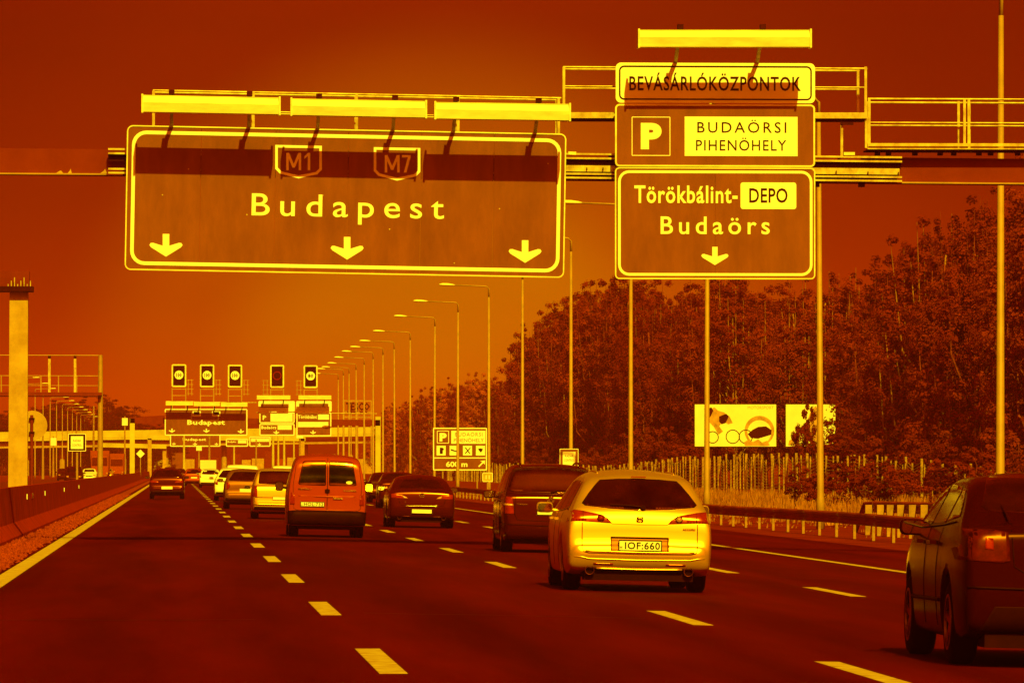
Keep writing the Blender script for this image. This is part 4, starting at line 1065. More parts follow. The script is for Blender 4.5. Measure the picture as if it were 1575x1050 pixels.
    def wheel(s, x, y, rw, sd):
        n = (28, 18, 12)[s.lod]; hw = .105
        pr = [(-hw, rw*.66), (-hw, rw*.90), (-hw*.8, rw*.985), (-hw*.4, rw), (hw*.4, rw), (hw*.8, rw*.985), (hw, rw*.90), (hw, rw*.66)]
        mb = MB(); m = len(pr)
        for k in range(n):
            t = 2*math.pi*k/n
            for (a, b) in pr: mb.v.append((a, b*math.cos(t), b*math.sin(t)))
        for k in range(n):
            for j in range(m-1):
                a = k*m+j; b = ((k+1) % n)*m+j; mb.f.append((a, b, b+1, a+1))
        w_ = s.add('wheel', mb, 'tyre', None, True); w_.location = (x, y, rw)
        c = MB(); rr = rw*.67                                   # dished rim with five spokes
        c.ring(circ(0, 0, rr, n), circ(0, 0, rr*.9, n), (sd*hw*.85, 0, 0), (0, sd*1., 0), (0, 0, 1), .02) if s.lod < 2 else None
        c.prism(circ(0, 0, rr*.98, n), (sd*.02, 0, 0), (0, sd*1., 0), (0, 0, 1), .005)
        if s.lod < 2:
            for k in range(5):
                t = 2*math.pi*k/5 + .3; u = Vector((0, math.cos(t), math.sin(t)))
                c.bar(Vector((sd*hw*.78, 0, 0)), Vector((sd*hw*.85, 0, 0)) + u*rr*.92, .05, .02, (1, 0, 0))
        s.add('rim', c, 'rim', w_)
    def plate(s, txt, x0, x1, z0, z1, band=True):
        h, n = s.hit((x0+x1)/2, (z0+z1)/2, 'rear')
        y = min(s.hit(q, r_, 'rear')[0].y for q in (x0, x1, (x0+x1)/2) for r_ in (z0, z1)) - .012
        p = s.add('number_plate', MB().box(x0, x1, y, y+.012, z0, z1), 'plate_white')
        if s.lod == 0 or txt:
            s.add('plate_border', MB().ring(rrect(x0, x1, z0, z1, .012), rrect(x0+.012, x1-.012, z0+.012, z1-.012, .006), (0, y-.001, 0), (1,0,0), (0,0,1), .002), 'car_trim', p)
        if txt:
            hh = z1-z0; bw = .09*(x1-x0)
            s.add('lettering', add_text(MB(), txt, (x0+.15*(x1-x0), y-.001, z0+.2*hh), (1,0,0), (0,0,1), .80*(x1-x0), .6*hh, .002, .012, 1.1), 'car_trim', p)
            s.add('country_band', add_text(MB(), 'H', (x0+.035*(x1-x0), y-.001, z0+.2*hh), (1,0,0), (0,0,1), .05*(x1-x0), .25*hh, .002, .01), 'car_trim', p)
    def mirror(s, sd, y, x, z, m, w_=.2, h_=.13):
        mb = MB(); P = rrect(-w_/2, w_/2, -h_/2, h_/2, .045, 3); k = len(P)
        for (sc, yy) in ((1., 0), (1.04, .05), (.8, .11), (.35, .14)):
            for (a, b) in P: mb.v.append((x+a*sc, y+yy, z+b*sc))
        for j in range(3):
            for i in range(k): mb.f.append((j*k+i, j*k+(i+1) % k, (j+1)*k+(i+1) % k, (j+1)*k+i))
        mb.f += [tuple(range(k))[::-1], tuple(3*k+i for i in range(k))]
        mb.bar((x-sd*w_*.3, y+.05, z-.03), (x-sd*(w_*.5+.14), y+.09, z-.05), .05, .05)
        o = s.add('mirror', mb, m, None, True)
        s.add('mirror_glass', MB().prism(rrect(x-w_*.44, x+w_*.44, z-h_*.40, z+h_*.40, .035, 3), (0, y-.002, 0), (1,0,0), (0,0,1), .004), 'mirror_glass', o)
    def roof_rail(s, x, ys, r_, lift, m='galvanised'):
        P = []
        for i, y in enumerate(ys):
            h, n, _, _ = s.bvh.ray_cast(Vector((x, y, 3)), Vector((0, 0, -1)))
            P.append(h + Vector((0, 0, (lift if 0 < i < len(ys)-1 else 0)))) 
        s.add('roof_rail', MB().tube(P, r_, 6), m, None, True)
    def sides(s, wins, belt=True):
        for sd in (-1, 1):
            for P in wins: s.patch('side_window', [(a, b) for (a, b) in P], 'glass', sd, .004)
    def exhaust(s, x, z, r_=.05, y=.03, flip=False):
        mb = MB(); mb.tube([(x, y, z), (x, y+.25, z)], r_, 14, False); mb.tube([(x, y+.25, z), (x, y, z)], r_*.82, 14, False)
        mb.ring(circ(x, z, r_, 14), circ(x, z, r_*.82, 14), (0, y, 0), (1,0,0), (0,0,1), .003)
        s.add('exhaust', mb, 'exhaust_steel', None, True)
        s.add('exhaust_bore', MB().prism(circ(x, z, r_*.82, 14), (0, y+.05, 0), (1,0,0), (0,0,1), .004), 'tyre')
def mir(P):                                   # mirror a half outline given for x<=0 into a full one
    return P + [(-x, z) for (x, z) in reversed(P) if abs(x) > 1e-6]
def flip(P): return [(-x, z) for (x, z) in reversed(P)]

# body types: rear at y=0, profiles as (y, z)
WAGON = dict(L=4.75, W=.905, rt=.12, crown=.035, track=.765, wheels=(.98, 3.66, .322),
    top=[(0, .50), (.015, .555), (.045, .60), (.058, .66), (.07, .76), (.085, .87), (.13, .985), (.30, 1.17), (.47, 1.36), (.56, 1.425), (.72, 1.465), (1.2, 1.505), (2.0, 1.515), (2.7, 1.46), (3.2, 1.28), (3.62, 1.03), (3.8, .97), (4.4, .82), (4.65, .66), (4.75, .55)],
    bot=[(0, .44), (.02, .345), (.06, .29), (.16, .25), (.5, .20), (4.2, .2), (4.6, .25), (4.75, .45)],
    plan=[(0, .80), (.012, .86), (.03, .905), (.06, .94), (.1, .955), (.2, .975), (.5, .995), (1.2, 1.0), (3.6, .985), (4.3, .93), (4.6, .82), (4.75, .66)],
    sec=[(.15, .94), (.35, .985), (.6, 1.0), (.82, .985), (.92, .955), (1.05, .885), (1.2, .80), (1.36, .70), (1.5, .56)])
VAN = dict(L=4.12, W=.86, rt=.13, crown=.04, track=.70, wheels=(.72, 3.4, .305),
    top=[(0, .50), (.02, .55), (.06, .572), (.096, .58), (.100, .62), (.103, .75), (.108, .87), (.145, .90), (.15, 1.05), (.20, 1.35), (.25, 1.60), (.30, 1.68), (.42, 1.745), (.9, 1.79), (2.0, 1.80), (2.6, 1.74), (3.05, 1.45), (3.45, 1.10), (3.9, .92), (4.05, .75), (4.12, .6)],
    bot=[(0, .42), (.02, .33), (.06, .29), (.2, .24), (3.7, .22), (4.0, .28), (4.12, .45)],
    plan=[(0, .84), (.02, .90), (.05, .94), (.1, .95), (.15, .965), (.3, .99), (.8, 1.0), (3.3, .99), (3.8, .93), (4.0, .85), (4.12, .7)],
    sec=[(.15, .95), (.4, .99), (.7, 1.0), (1.0, .985), (1.2, .945), (1.45, .87), (1.65, .80), (1.8, .70)])
COUPE = dict(L=4.76, W=.895, rt=.13, crown=.05, track=.765, wheels=(1.0, 3.72, .325),
    top=[(0, .55), (.010, .62), (.020, .70), (.036, .80), (.058, .90), (.09, .96), (.25, .995), (.55, 1.075), (1.0, 1.23), (1.45, 1.345), (1.9, 1.395), (2.4, 1.40), (2.9, 1.33), (3.4, 1.14), (3.75, .98), (4.4, .82), (4.65, .66), (4.76, .52)],
    bot=[(0, .42), (.02, .33), (.06, .28), (.2, .235), (.5, .2), (4.2, .2), (4.6, .25), (4.76, .42)],
    plan=[(0, .80), (.015, .86), (.04, .91), (.08, .94), (.2, .965), (.5, .99), (1.2, 1.0), (3.6, .985), (4.3, .92), (4.6, .8), (4.76, .62)],
    sec=[(.15, .93), (.35, .985), (.62, 1.0), (.85, .975), (.96, .92), (1.1, .83), (1.25, .73), (1.4, .58)])
MPV = dict(L=4.40, W=.90, rt=.11, crown=.03, track=.765, wheels=(.86, 3.54, .318),
    top=[(0, .54), (.010, .61), (.018, .70), (.032, .86), (.055, 1.02), (.14, 1.13), (.29, 1.42), (.36, 1.55), (.44, 1.60), (.8, 1.645), (1.6, 1.66), (2.4, 1.62), (2.95, 1.42), (3.45, 1.12), (3.7, 1.02), (4.2, .84), (4.33, .66), (4.40, .52)],
    bot=[(0, .42), (.02, .33), (.06, .28), (.2, .235), (.5, .2), (3.9, .2), (4.25, .25), (4.40, .42)],
    plan=[(0, .82), (.015, .88), (.04, .92), (.08, .945), (.2, .97), (.5, .99), (1.2, 1.0), (3.3, .985), (4.0, .92), (4.25, .8), (4.40, .62)],
    sec=[(.15, .94), (.4, .985), (.7, 1.0), (.95, .985), (1.08, .955), (1.25, .90), (1.45, .83), (1.66, .70)])
SALOON = dict(L=4.57, W=.885, rt=.12, crown=.045, track=.755, wheels=(.96, 3.54, .318),
    top=[(0, .58), (.010, .65), (.020, .74), (.034, .87), (.055, .985), (.09, 1.045), (.17, 1.08), (.34, 1.10), (.55, 1.16), (.95, 1.34), (1.35, 1.445), (1.8, 1.475), (2.3, 1.47), (2.75, 1.38), (3.25, 1.15), (3.55, 1.0), (4.2, .85), (4.45, .68), (4.57, .52)],
    bot=[(0, .44), (.02, .34), (.06, .285), (.2, .235), (.5, .2), (4.0, .2), (4.4, .25), (4.57, .42)],
    plan=[(0, .82), (.015, .875), (.04, .915), (.08, .945), (.2, .97), (.5, .99), (1.2, 1.0), (3.4, .985), (4.1, .92), (4.4, .8), (4.57, .62)],
    sec=[(.15, .94), (.38, .985), (.66, 1.0), (.9, .98), (1.0, .945), (1.14, .87), (1.3, .775), (1.48, .62)])
HATCH = dict(L=3.95, W=.84, rt=.12, crown=.035, track=.71, wheels=(.66, 3.15, .30),
    top=[(0, .50), (.015, .56), (.05, .60), (.06, .72), (.075, .86), (.11, .97), (.22, 1.14), (.36, 1.32), (.46, 1.38), (.8, 1.43), (1.5, 1.46), (2.1, 1.42), (2.6, 1.24), (3.0, 1.02), (3.2, .95), (3.7, .80), (3.88, .64), (3.95, .52)],
    bot=[(0, .42), (.02, .33), (.06, .29), (.2, .24), (3.5, .2), (3.8, .25), (3.95, .42)],
    plan=[(0, .80), (.015, .86), (.04, .91), (.08, .945), (.2, .97), (.5, .99), (1.0, 1.0), (2.9, .985), (3.6, .92), (3.8, .8), (3.95, .62)],
    sec=[(.15, .94), (.38, .985), (.62, 1.0), (.86, .98), (.96, .945), (1.1, .88), (1.28, .79), (1.45, .66)])
BIGVAN = dict(L=4.9, W=.95, rt=.12, crown=.04, track=.80, wheels=(.95, 3.95, .33),
    top=[(0, .52), (.02, .58), (.06, .62), (.07, .9), (.085, 1.3), (.11, 1.7), (.16, 1.86), (.28, 1.93), (.8, 1.96), (2.6, 1.97), (3.3, 1.85), (3.9, 1.35), (4.2, 1.15), (4.7, .9), (4.9, .6)],
    bot=[(0, .45), (.03, .34), (.2, .27), (4.5, .24), (4.75, .3), (4.9, .5)],
    plan=[(0, .86), (.02, .92), (.06, .95), (.2, .98), (.6, 1.0), (3.9, .99), (4.5, .92), (4.9, .75)],
    sec=[(.15, .96), (.6, 1.0), (1.1, .99), (1.5, .94), (1.97, .86)])

SW = {
 'WAGON': [[(.78, 1.02), (1.36, .99), (1.36, 1.33), (1.05, 1.345), (.92, 1.28)], [(1.43, .985), (2.30, .97), (2.30, 1.37), (1.43, 1.36)], [(2.37, .97), (3.40, .965), (2.98, 1.20), (2.62, 1.34), (2.37, 1.36)]],
 'VAN': [[(2.15, 1.12), (3.15, 1.08), (2.85, 1.35), (2.55, 1.58), (2.15, 1.62)]],
 'COUPE': [[(.95, 1.03), (1.62, 1.0), (1.62, 1.24), (1.3, 1.22)], [(1.7, .99), (2.45, .98), (2.45, 1.27), (1.7, 1.26)], [(2.52, .98), (3.5, .965), (3.05, 1.14), (2.75, 1.25), (2.52, 1.27)]],
 'MPV': [[(.5, 1.12), (1.15, 1.10), (1.15, 1.48), (.62, 1.48)], [(1.22, 1.10), (2.05, 1.08), (2.05, 1.52), (1.22, 1.50)], [(2.12, 1.08), (3.35, 1.06), (2.9, 1.3), (2.5, 1.48), (2.12, 1.51)]],
 'SALOON': [[(.95, 1.12), (1.55, 1.08), (1.55, 1.33), (1.3, 1.32)], [(1.62, 1.07), (2.35, 1.05), (2.35, 1.36), (1.62, 1.345)], [(2.42, 1.05), (3.35, 1.03), (2.95, 1.2), (2.65, 1.33), (2.42, 1.355)]],
 'HATCH': [[(.6, 1.02), (1.45, .99), (1.45, 1.32), (.8, 1.3)], [(1.52, .98), (2.75, .96), (2.35, 1.2), (2.0, 1.32), (1.52, 1.34)]],
}
def RW(z0, z1, xb, xt, drop=.03, arch=.02):      # a rear window outline
    return mir([(0, z0-drop), (-xb*.55, z0-drop*.6), (-xb*.95, z0), (-xb, z0+.03), (-(xb+xt)/2-.01, (z0+z1)/2), (-xt-.02, z1-.05), (-xt+.03, z1), (-xt*.5, z1+arch*.8), (0, z1+arch)][1:]) if False else \
        [(0, z0-drop), (-xb*.55, z0-drop*.6), (-xb*.95, z0), (-xb, z0+.03), (-(xb+xt)/2-.01, (z0+z1)/2), (-xt-.02, z1-.05), (-xt+.03, z1), (-xt*.5, z1+arch*.8), (0, z1+arch), (xt*.5, z1+arch*.8), (xt-.03, z1), (xt+.02, z1-.05), ((xb+xt)/2+.01, (z0+z1)/2), (xb, z0+.03), (xb*.95, z0), (xb*.55, z0-drop*.6)]
def rearrect(x0, x1, z0, z1): return [(x0, z0), (x1, z0), (x1, z1), (x0, z1)]

# --- silver estate car, changing lanes
c = Car('estate_car', 'silver estate car with plate IOF 660 straddling the lane dashes', 'car', WAGON, 'silver_paint', 5.77, 74.4, sc=(1.03, 1, 1.01))
c.patch('rear_window', RW(1.055, 1.375, .70, .50, .05, .022), 'glass')
lt = [(-.875, .86), (-.69, .862), (-.34, .845), (-.385, .90), (-.455, .945), (-.69, .99), (-.878, 1.01)]
for P, sg in ((lt, -1), (flip(lt), 1)):
    l_ = c.patch('tail_light', P, 'lens_red')
    h, n = c.hit(sg*.475, .902, 'rear')
    c.add('reversing_lamp', MB().tube([h - n*.01, h + n*.018], .046, 16), 'chrome', l_, True)
    c.add('reversing_lens', MB().tube([h, h + n*.022], .034, 16), 'lens_red' if sg < 0 else 'lens_clear', l_, True)
    c.seam('light_seam', [(sg*.69, .865), (sg*.69, .985)], 'car_trim', 'rear', .004, .006, parent=l_)
c.seam('hatch_seam', [(-.70, .85), (-.70, .53), (-.68, .49), (-.62, .475), (0, .468), (.62, .475), (.68, .49), (.70, .53), (.70, .85)], 'car_trim', r_=.0055)
c.seam('hatch_crease', [(-.34, .838), (0, .832), (.34, .838)], 'car_trim', r_=.003)
c.seam('hatch_lip', [(-.66, .50), (0, .492), (.66, .50)], 'silver_paint', r_=.012, off=.004)
c.seam('bumper_crease', [(-.86, .43), (-.7, .425), (-.62, .405), (0, .395), (.62, .405), (.7, .425), (.86, .43)], 'silver_paint', r_=.009, off=.002)
c.patch('plate_recess', rearrect(-.355, .355, .485, .675), 'grey_paint', off=.004)
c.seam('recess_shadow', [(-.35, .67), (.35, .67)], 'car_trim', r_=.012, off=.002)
c.plate('IOF:660', -.262, .268, .505, .645)
for sg in (-1, 1):
    c.patch('reflector', rearrect(min(sg*.56, sg*.32), max(sg*.56, sg*.32), .335, .352), 'lens_red', off=.006)
    c.exhaust(sg*.60, .262, .06, .045)
c.patch('bumper_valance', [(-.62, .30), (-.52, .285), (.52, .285), (.62, .30), (.70, .22), (-.70, .22)], 'car_trim', off=.006)
c.seam('bumper_lip', [(-.52, .292), (0, .286), (.52, .292)], 'silver_paint', r_=.010, off=.008)
c.add('diffuser', MB().box(-.66, .66, .12, .5, .14, .28), 'car_trim')
h, n = c.hit(0, .90, 'rear'); c.add('emblem', MB().ring(rrect(-.045, .045, .865, .935, .02), rrect(-.032, .032, .878, .922, .012), (0, h.y-.012, 0), (1,0,0), (0,0,1), .008).box(-.03, -.018, h.y-.02, h.y-.005, .872, .928).box(.018, .03, h.y-.02, h.y-.005, .872, .928).box(-.02, .02, h.y-.02, h.y-.005, .895, .907), 'chrome')
h, n = c.hit(.6, .79, 'rear'); c.add('lettering', add_text(MB(), 'ACCORD', (.52, h.y-.012, .775), (1,0,0), (0,0,1), .155, .024, .004, .02), 'car_trim')
h, n = c.hit(-.05, 1.04, 'rear')
wa = [c.hit(x, z, 'rear')[0] + Vector((0, -.03, .01)) for (x, z) in ((.04, 1.035), (-.1, 1.055), (-.36, 1.062))]
wp = c.add('wiper', MB().tube(wa, [.016, .012, .008], 6), 'car_trim'); c.add('wiper_hub', MB().tube([wa[0] + Vector((0, .04, 0)), wa[0] - Vector((0, .015, 0))], .03, 10), 'car_trim', wp)
c.add('spoiler_lamp', MB().box(-.09, .09, .475, .5, 1.415, 1.428), 'lens_red')
for sg in (-1, 1):
    c.roof_rail(sg*.47, (1.0, 1.1, 1.4, 1.8, 2.2, 2.5, 2.6), .010, .012, 'silver_paint')
    c.mirror(sg, 2.95, sg*.985, 1.01, 'silver_paint')
    for y in (1.42, 2.34): c.seam('door_seam', [(y, .30), (y, .96)], 'car_trim', sg, .004)
    for y in (1.62, 2.55): c.add('door_handle', MB().box(min(sg*.895, sg*.945), max(sg*.895, sg*.945), y, y+.2, .865, .895), 'silver_paint')
c.sides(SW['WAGON'])

# --- red delivery van
c = Car('delivery_van', 'red panel van with two rear windows and plate HOL 732', 'van', VAN, 'red_paint', 3.25, 129.0)
wl = [(-.63, 1.15), (-.60, 1.125), (-.055, 1.115), (-.03, 1.14), (-.03, 1.62), (-.06, 1.645), (-.50, 1.635), (-.545, 1.60)]
for P in (wl, flip(wl)):
    c.patch('rear_window', P, 'glare_glass', off=.006)
c.seam('door_seam', [(0, .56), (0, 1.76)], 'car_trim', r_=.008)
c.seam('door_crease', [(-.62, .885), (0, .878), (.62, .885)], 'red_paint', r_=.022, off=.0)
c.seam('door_outline', [(-.68, 1.55), (-.74, 1.1), (-.72, .62), (-.66, .585), (.66, .585), (.72, .62), (.74, 1.1), (.68, 1.55)], 'car_trim', r_=.005)
tl = [(-.80, .70), (-.70, .70), (-.705, .93), (-.78, .955)]
for P in (tl, flip(tl)): 
    l_ = c.patch('tail_light', P, 'lens_red', off=.01)
c.patch('bumper', [(-.82, .28), (.82, .28), (.83, .56), (.60, .575), (-.60, .575), (-.83, .56)], 'car_trim', off=.02)
c.seam('bumper_edge', [(-.62, .565), (.62, .565)], 'red_paint', r_=.012, off=.022)
c.plate('HOL:732', -.575, -.055, .655, .765)
c.add('lettering', add_text(MB(), 'PEUGEOT', (-.63, c.hit(-.5, 1.03, 'rear')[0].y-.012, 1.02), (1,0,0), (0,0,1), .28, .032, .008, .03), 'chrome')
c.add('lettering', add_text(MB(), 'PARTNER', (.35, c.hit(.5, 1.03, 'rear')[0].y-.012, 1.00), (1,0,0), (0,0,1), .28, .032, .008, .03), 'chrome')
h, n = c.hit(.0, 1.0, 'rear'); c.add('emblem', MB().prism([(-.05, .96), (0, .945), (.05, .96), (.055, 1.03), (0, 1.05), (-.055, 1.03)], (0, h.y-.004, 0), (1,0,0), (0,0,1), .012), 'car_trim')
c.add('door_handle', MB().box(.13, .33, c.hit(.2, .85, 'rear')[0].y-.03, c.hit(.2, .85, 'rear')[0].y, .83, .86), 'chrome')
c.add('sticker', MB().prism(circ(.47, 1.19, .07, 14, .035), (0, c.hit(.47, 1.19, 'rear')[0].y-.02, 0), (1,0,0), (0,0,1), .004), 'plate_white')
c.add('exhaust', MB().tube([(-.52, .06, .30), (-.40, .09, .31), (-.3, .1, .3)], .03, 8), 'galvanised')
for sg in (-1, 1): c.mirror(sg, 2.85, sg*.99, 1.08, 'car_trim', .17, .2)
c.sides(SW['VAN'])

# --- dark saloon with sloping tail
c = Car('fastback_car', 'dark maroon fastback car with round emblem on its boot lid', 'car', COUPE, 'maroon_paint', 6.43, 156.5, lod=0)
c.patch('rear_window', RW(1.045, 1.27, .58, .47, .012, .03), 'glass')
lt = [(-.80, .77), (-.58, .765), (-.36, .755), (-.40, .80), (-.52, .855), (-.70, .885), (-.82, .88)]
for P, sg in ((lt, -1), (flip(lt), 1)):
    l_ = c.patch('tail_light', P, 'lens_red')
    q = [(-.50, .775), (-.37, .762), (-.42, .805), (-.52, .84)]
    c.patch('light_insert', q if sg < 0 else flip(q), 'lens_clear', off=.009, parent=l_)
h, n = c.hit(0, .855, 'rear')
e_ = c.add('emblem', MB().ring(circ(0, .855, .075, 20, .06), circ(0, .855, .055, 20, .043), (0, h.y-.01, 0), (1,0,0), (0,0,1), .014), 'chrome')
c.add('emblem_wings', MB().prism([(-.045, .875), (0, .855), (.045, .875), (.03, .84), (0, .83), (-.03, .84)], (0, h.y-.006, 0), (1,0,0), (0,0,1), .012), 'chrome', e_)
c.seam('boot_seam', [(-.62, .76), (-.56, .59), (0, .57), (.56, .59), (.62, .76)], 'car_trim', r_=.006)
c.seam('boot_crease', [(-.45, .575), (0, .572), (.45, .575)], 'chrome', r_=.004, off=.004)
c.plate('', -.27, .27, .375, .50)
c.add('lettering', add_text(MB(), '6', (-.45, c.hit(-.4, .67, 'rear')[0].y-.01, .655), (1,0,0), (0,0,1), .03, .035, .006, .02), 'chrome')
for sg in (-1, 1):
    c.patch('reflector', rearrect(min(sg*.5, sg*.3), max(sg*.5, sg*.3), .285, .305), 'lens_red', off=.006)
    c.exhaust(sg*.58, .265, .055, .05); c.mirror(sg, 3.0, sg*.97, 1.0, 'maroon_paint')
c.patch('bumper_valance', [(-.5, .30), (.5, .30), (.62, .22), (-.62, .22)], 'car_trim', off=.006)
c.add('diffuser', MB().box(-.62, .62, .15, .5, .15, .27), 'car_trim')
c.sides(SW['COUPE'])

# --- black people carrier
c = Car('people_carrier', 'black people carrier with roof rails beside the silver estate car', 'car', MPV, 'black_paint', 6.92, 110.5)
c.patch('rear_window', RW(1.13, 1.545, .79, .66, .02, .015), 'glass')
tl = [(-.885, .72), (-.68, .71), (-.70, .90), (-.72, 1.02), (-.86, 1.04)]
for P, sg in ((tl, -1), (flip(tl), 1)):
    l_ = c.patch('tail_light', P, 'lens_red', off=.006)
    q = [(-.88, .865), (-.695, .86), (-.70, .895), (-.875, .905)]
    c.patch('light_insert', q if sg < 0 else flip(q), 'lens_clear', off=.010, parent=l_)
c.seam('hatch_seam', [(-.66, 1.05), (-.67, .70), (-.62, .60), (0, .585), (.62, .60), (.67, .70), (.66, 1.05)], 'car_trim', r_=.006)
c.seam('window_edge', [(-.75, 1.10), (0, 1.085), (.75, 1.10)], 'black_paint', r_=.007, off=.002)
h, n = c.hit(0, .985, 'rear'); e_ = c.add('emblem', MB().prism(circ(0, .985, .065, 18), (0, h.y-.0, 0), (1,0,0), (0,0,1), .016), 'chrome')
c.add('emblem_letters', MB().prism([(-.035, 1.01), (-.02, 1.01), (0, .975), (.02, 1.01), (.035, 1.01), (.005, .95), (-.005, .95)], (0, h.y-.018, 0), (1,0,0), (0,0,1), .004), 'car_trim', e_)
c.add('lettering', add_text(MB(), 'TOURAN', (-.64, c.hit(-.55, .89, 'rear')[0].y-.012, .88), (1,0,0), (0,0,1), .2, .03, .008, .03), 'chrome')
c.plate('', -.26, .26, .70, .81)
c.seam('bumper_crease', [(-.84, .52), (0, .50), (.84, .52)], 'car_trim', r_=.008, off=.002)
wa = [c.hit(x, z, 'rear')[0] + Vector((0, -.03, .01)) for (x, z) in ((.0, 1.11), (.1, 1.14), (.4, 1.155))]
c.add('wiper', MB().tube(wa, [.016, .012, .008], 6), 'car_trim')
for sg in (-1, 1):
    c.roof_rail(sg*.55, (.5, .62, 1.1, 1.6, 2.1, 2.4, 2.5), .018, .05, 'black_paint')
    c.mirror(sg, 2.9, sg*1.0, 1.06, 'black_paint', .2, .14)
    for y in (1.18, 2.08): c.seam('door_seam', [(y, .30), (y, 1.05)], 'tyre', sg, .004)
    for y in (1.3, 2.25): c.add('door_handle', MB().box(min(sg*.885, sg*.935), max(sg*.885, sg*.935), y, y+.2, .93, .96), 'black_paint')
c.sides(SW['MPV'])

# --- near dark saloon cut by the right edge of the picture
c = Car('saloon_car', 'near dark maroon saloon car cut off by the right edge of the picture', 'car', SALOON, 'dark_paint', 6.99, 46.4, sc=(1, 1, 1.045))
c.patch('rear_window', RW(1.17, 1.43, .64, .52, .015, .02), 'glass')
tl = [(-.87, .80), (-.56, .785), (-.50, .80), (-.515, 1.01), (-.66, 1.035), (-.86, 1.03)]
for P, sg in ((tl, -1), (flip(tl), 1)):
    l_ = c.patch('tail_light', P, 'lens_dim', off=.006)
    q = [(-.70, .885), (-.63, .88), (-.635, .965), (-.695, .97)]
    c.patch('light_insert', q if sg < 0 else flip(q), 'lens_red', off=.010, parent=l_)
    c.mirror(sg, 3.0, sg*.90, 1.02, 'dark_paint', .21, .125)
    for y in (1.6, 2.39): c.seam('door_seam', [(y, .28), (y, 1.03)], 'car_trim', sg, .004)
    for y in (1.7, 2.55): c.add('door_handle', MB().box(min(sg*.87, sg*.925), max(sg*.87, sg*.925), y, y+.22, .90, .93), 'dark_paint')
    c.seam('sill_moulding', [(1.35, .48), (3.2, .47)], 'car_trim', sg, .016, .004)
    c.seam('window_trim', [(.98, 1.08), (1.6, 1.05), (3.3, 1.01)], 'car_trim', sg, .006, .004)
c.seam('boot_seam', [(-.49, 1.03), (-.47, .76), (-.36, .70), (.36, .70), (.47, .76), (.49, 1.03)], 'car_trim', r_=.006)
c.plate('', -.26, .26, .80, .91)
c.patch('bumper_valance', [(-.62, .46), (.62, .46), (.74, .26), (-.74, .26)], 'car_trim', off=.008)
c.seam('bumper_crease', [(-.82, .60), (0, .585), (.82, .60)], 'car_trim', r_=.010, off=.004)
c.add('diffuser', MB().box(-.68, .68, .1, .5, .15, .30), 'car_trim')
c.sides(SW['SALOON'])

# --- the smaller cars
def simple_car(name, label, T, key, paint, X, Y, lod, lights='tall', plate=True, group='cars in the traffic ahead', back=False, sc=(1, 1, 1), yaw=0., cat='car'):
    c = Car(name, label, cat, T, paint, X, Y, yaw, group, lod, back, sc)
    W = T['W']; zt = max(z for _, z in T['top']); zb = {'WAGON': 1.05, 'COUPE': 1.05, 'MPV': 1.14, 'SALOON': 1.17, 'HATCH': 1.02, 'VAN': 1.15, 'BIGVAN': 1.2}[key]
    z1 = {'WAGON': 1.37, 'COUPE': 1.27, 'MPV': 1.54, 'SALOON': 1.42, 'HATCH': 1.33, 'VAN': 1.62, 'BIGVAN': 1.66}[key]
    xb, xt = W*.78, W*(.58 if key not in ('MPV', 'VAN', 'BIGVAN') else .72)
    if key in ('BIGVAN', 'VAN'):
        for P in ([(-xb, zb), (-.05, zb), (-.05, z1), (-xt, z1)],): 
            c.patch('rear_window', P, 'glass'); c.patch('rear_window', flip(P), 'glass')
    else: c.patch('rear_window', RW(zb, z1, xb, xt, .02, .02), 'glass')
    tl = {'tall': [(-W*.97, .72), (-W*.80, .72), (-W*.82, zb-.08), (-W*.94, zb-.05)], 'wide': [(-W*.97, .76), (-W*.42, .76), (-W*.50, .86), (-W*.95, .89)],
          'round': [(-W*.86+.11*math.cos(t*.6283), .83+.13*math.sin(t*.6283)) for t in range(10)]}[lights]
    for P in (tl, flip(tl)): c.patch('tail_light', P, 'lens_red', off=.008)
    if plate: c.plate('', -.26, .26, .47, .60) if lights == 'wide' else c.plate('', -.26, .26, .62, .74)
    c.patch('bumper', [(-W*.9, .30), (W*.9, .30), (W*.9, .40), (-W*.9, .40)], 'car_trim', off=.010)
    c.patch('windscreen', [(-W*.7, 1.08), (W*.7, 1.08), (W*.56, zt-.13), (-W*.56, zt-.13)], 'glass', 'front')
    if back:
        for sg in (-1, 1): c.patch('headlight', rearrect(min(sg*W*.5, sg*W*.82), max(sg*W*.5, sg*W*.82), .62, .76), 'lens_clear', 'front', .01)
        c.patch('grille', rearrect(-W*.45, W*.45, .58, .68), 'car_trim', 'front', .01)
    if key in SW and lod < 2: c.sides(SW[key])
    for sg in (-1, 1): c.mirror(sg, T['L']*.63, sg*(W+.10), 1.02, paint)
    return c
simple_car('hatchback_car', 'dark hatchback alone in the left lane with a bright emblem and plate', HATCH, 'HATCH', 'maroon_paint', -.40, 283, 1, 'wide')
c = simple_car('compact_people_carrier', 'silver compact people carrier just left of the red van', MPV, 'MPV', 'silver_paint', 3.05, 174, 0, 'tall', sc=(.95, 1, .90))
c.seam('hatch_seam', [(-.8, .70), (.8, .70)], 'car_trim', r_=.012)
c.seam('bumper_edge', [(-.84, .48), (.84, .48)], 'silver_paint', r_=.03)
simple_car('hatchback_car', 'grey hatchback left of the silver people carrier', HATCH, 'HATCH', 'grey_paint', 2.55, 215, 1, 'round')
simple_car('estate_car', 'white estate car partly hidden by the grey hatchback', WAGON, 'WAGON', 'white_paint', 2.62, 270, 1, 'tall')
simple_car('white_van', 'white van with rounded roof ahead of the grey hatchback', BIGVAN, 'BIGVAN', 'white_paint', 3.45, 312, 1, 'tall', cat='van', sc=(.95, 1, .86))
simple_car('white_van', 'white van roof showing above the silver people carrier', BIGVAN, 'BIGVAN', 'white_paint', 6.6, 360, 1, 'tall', cat='van', sc=(.95, 1, .88))
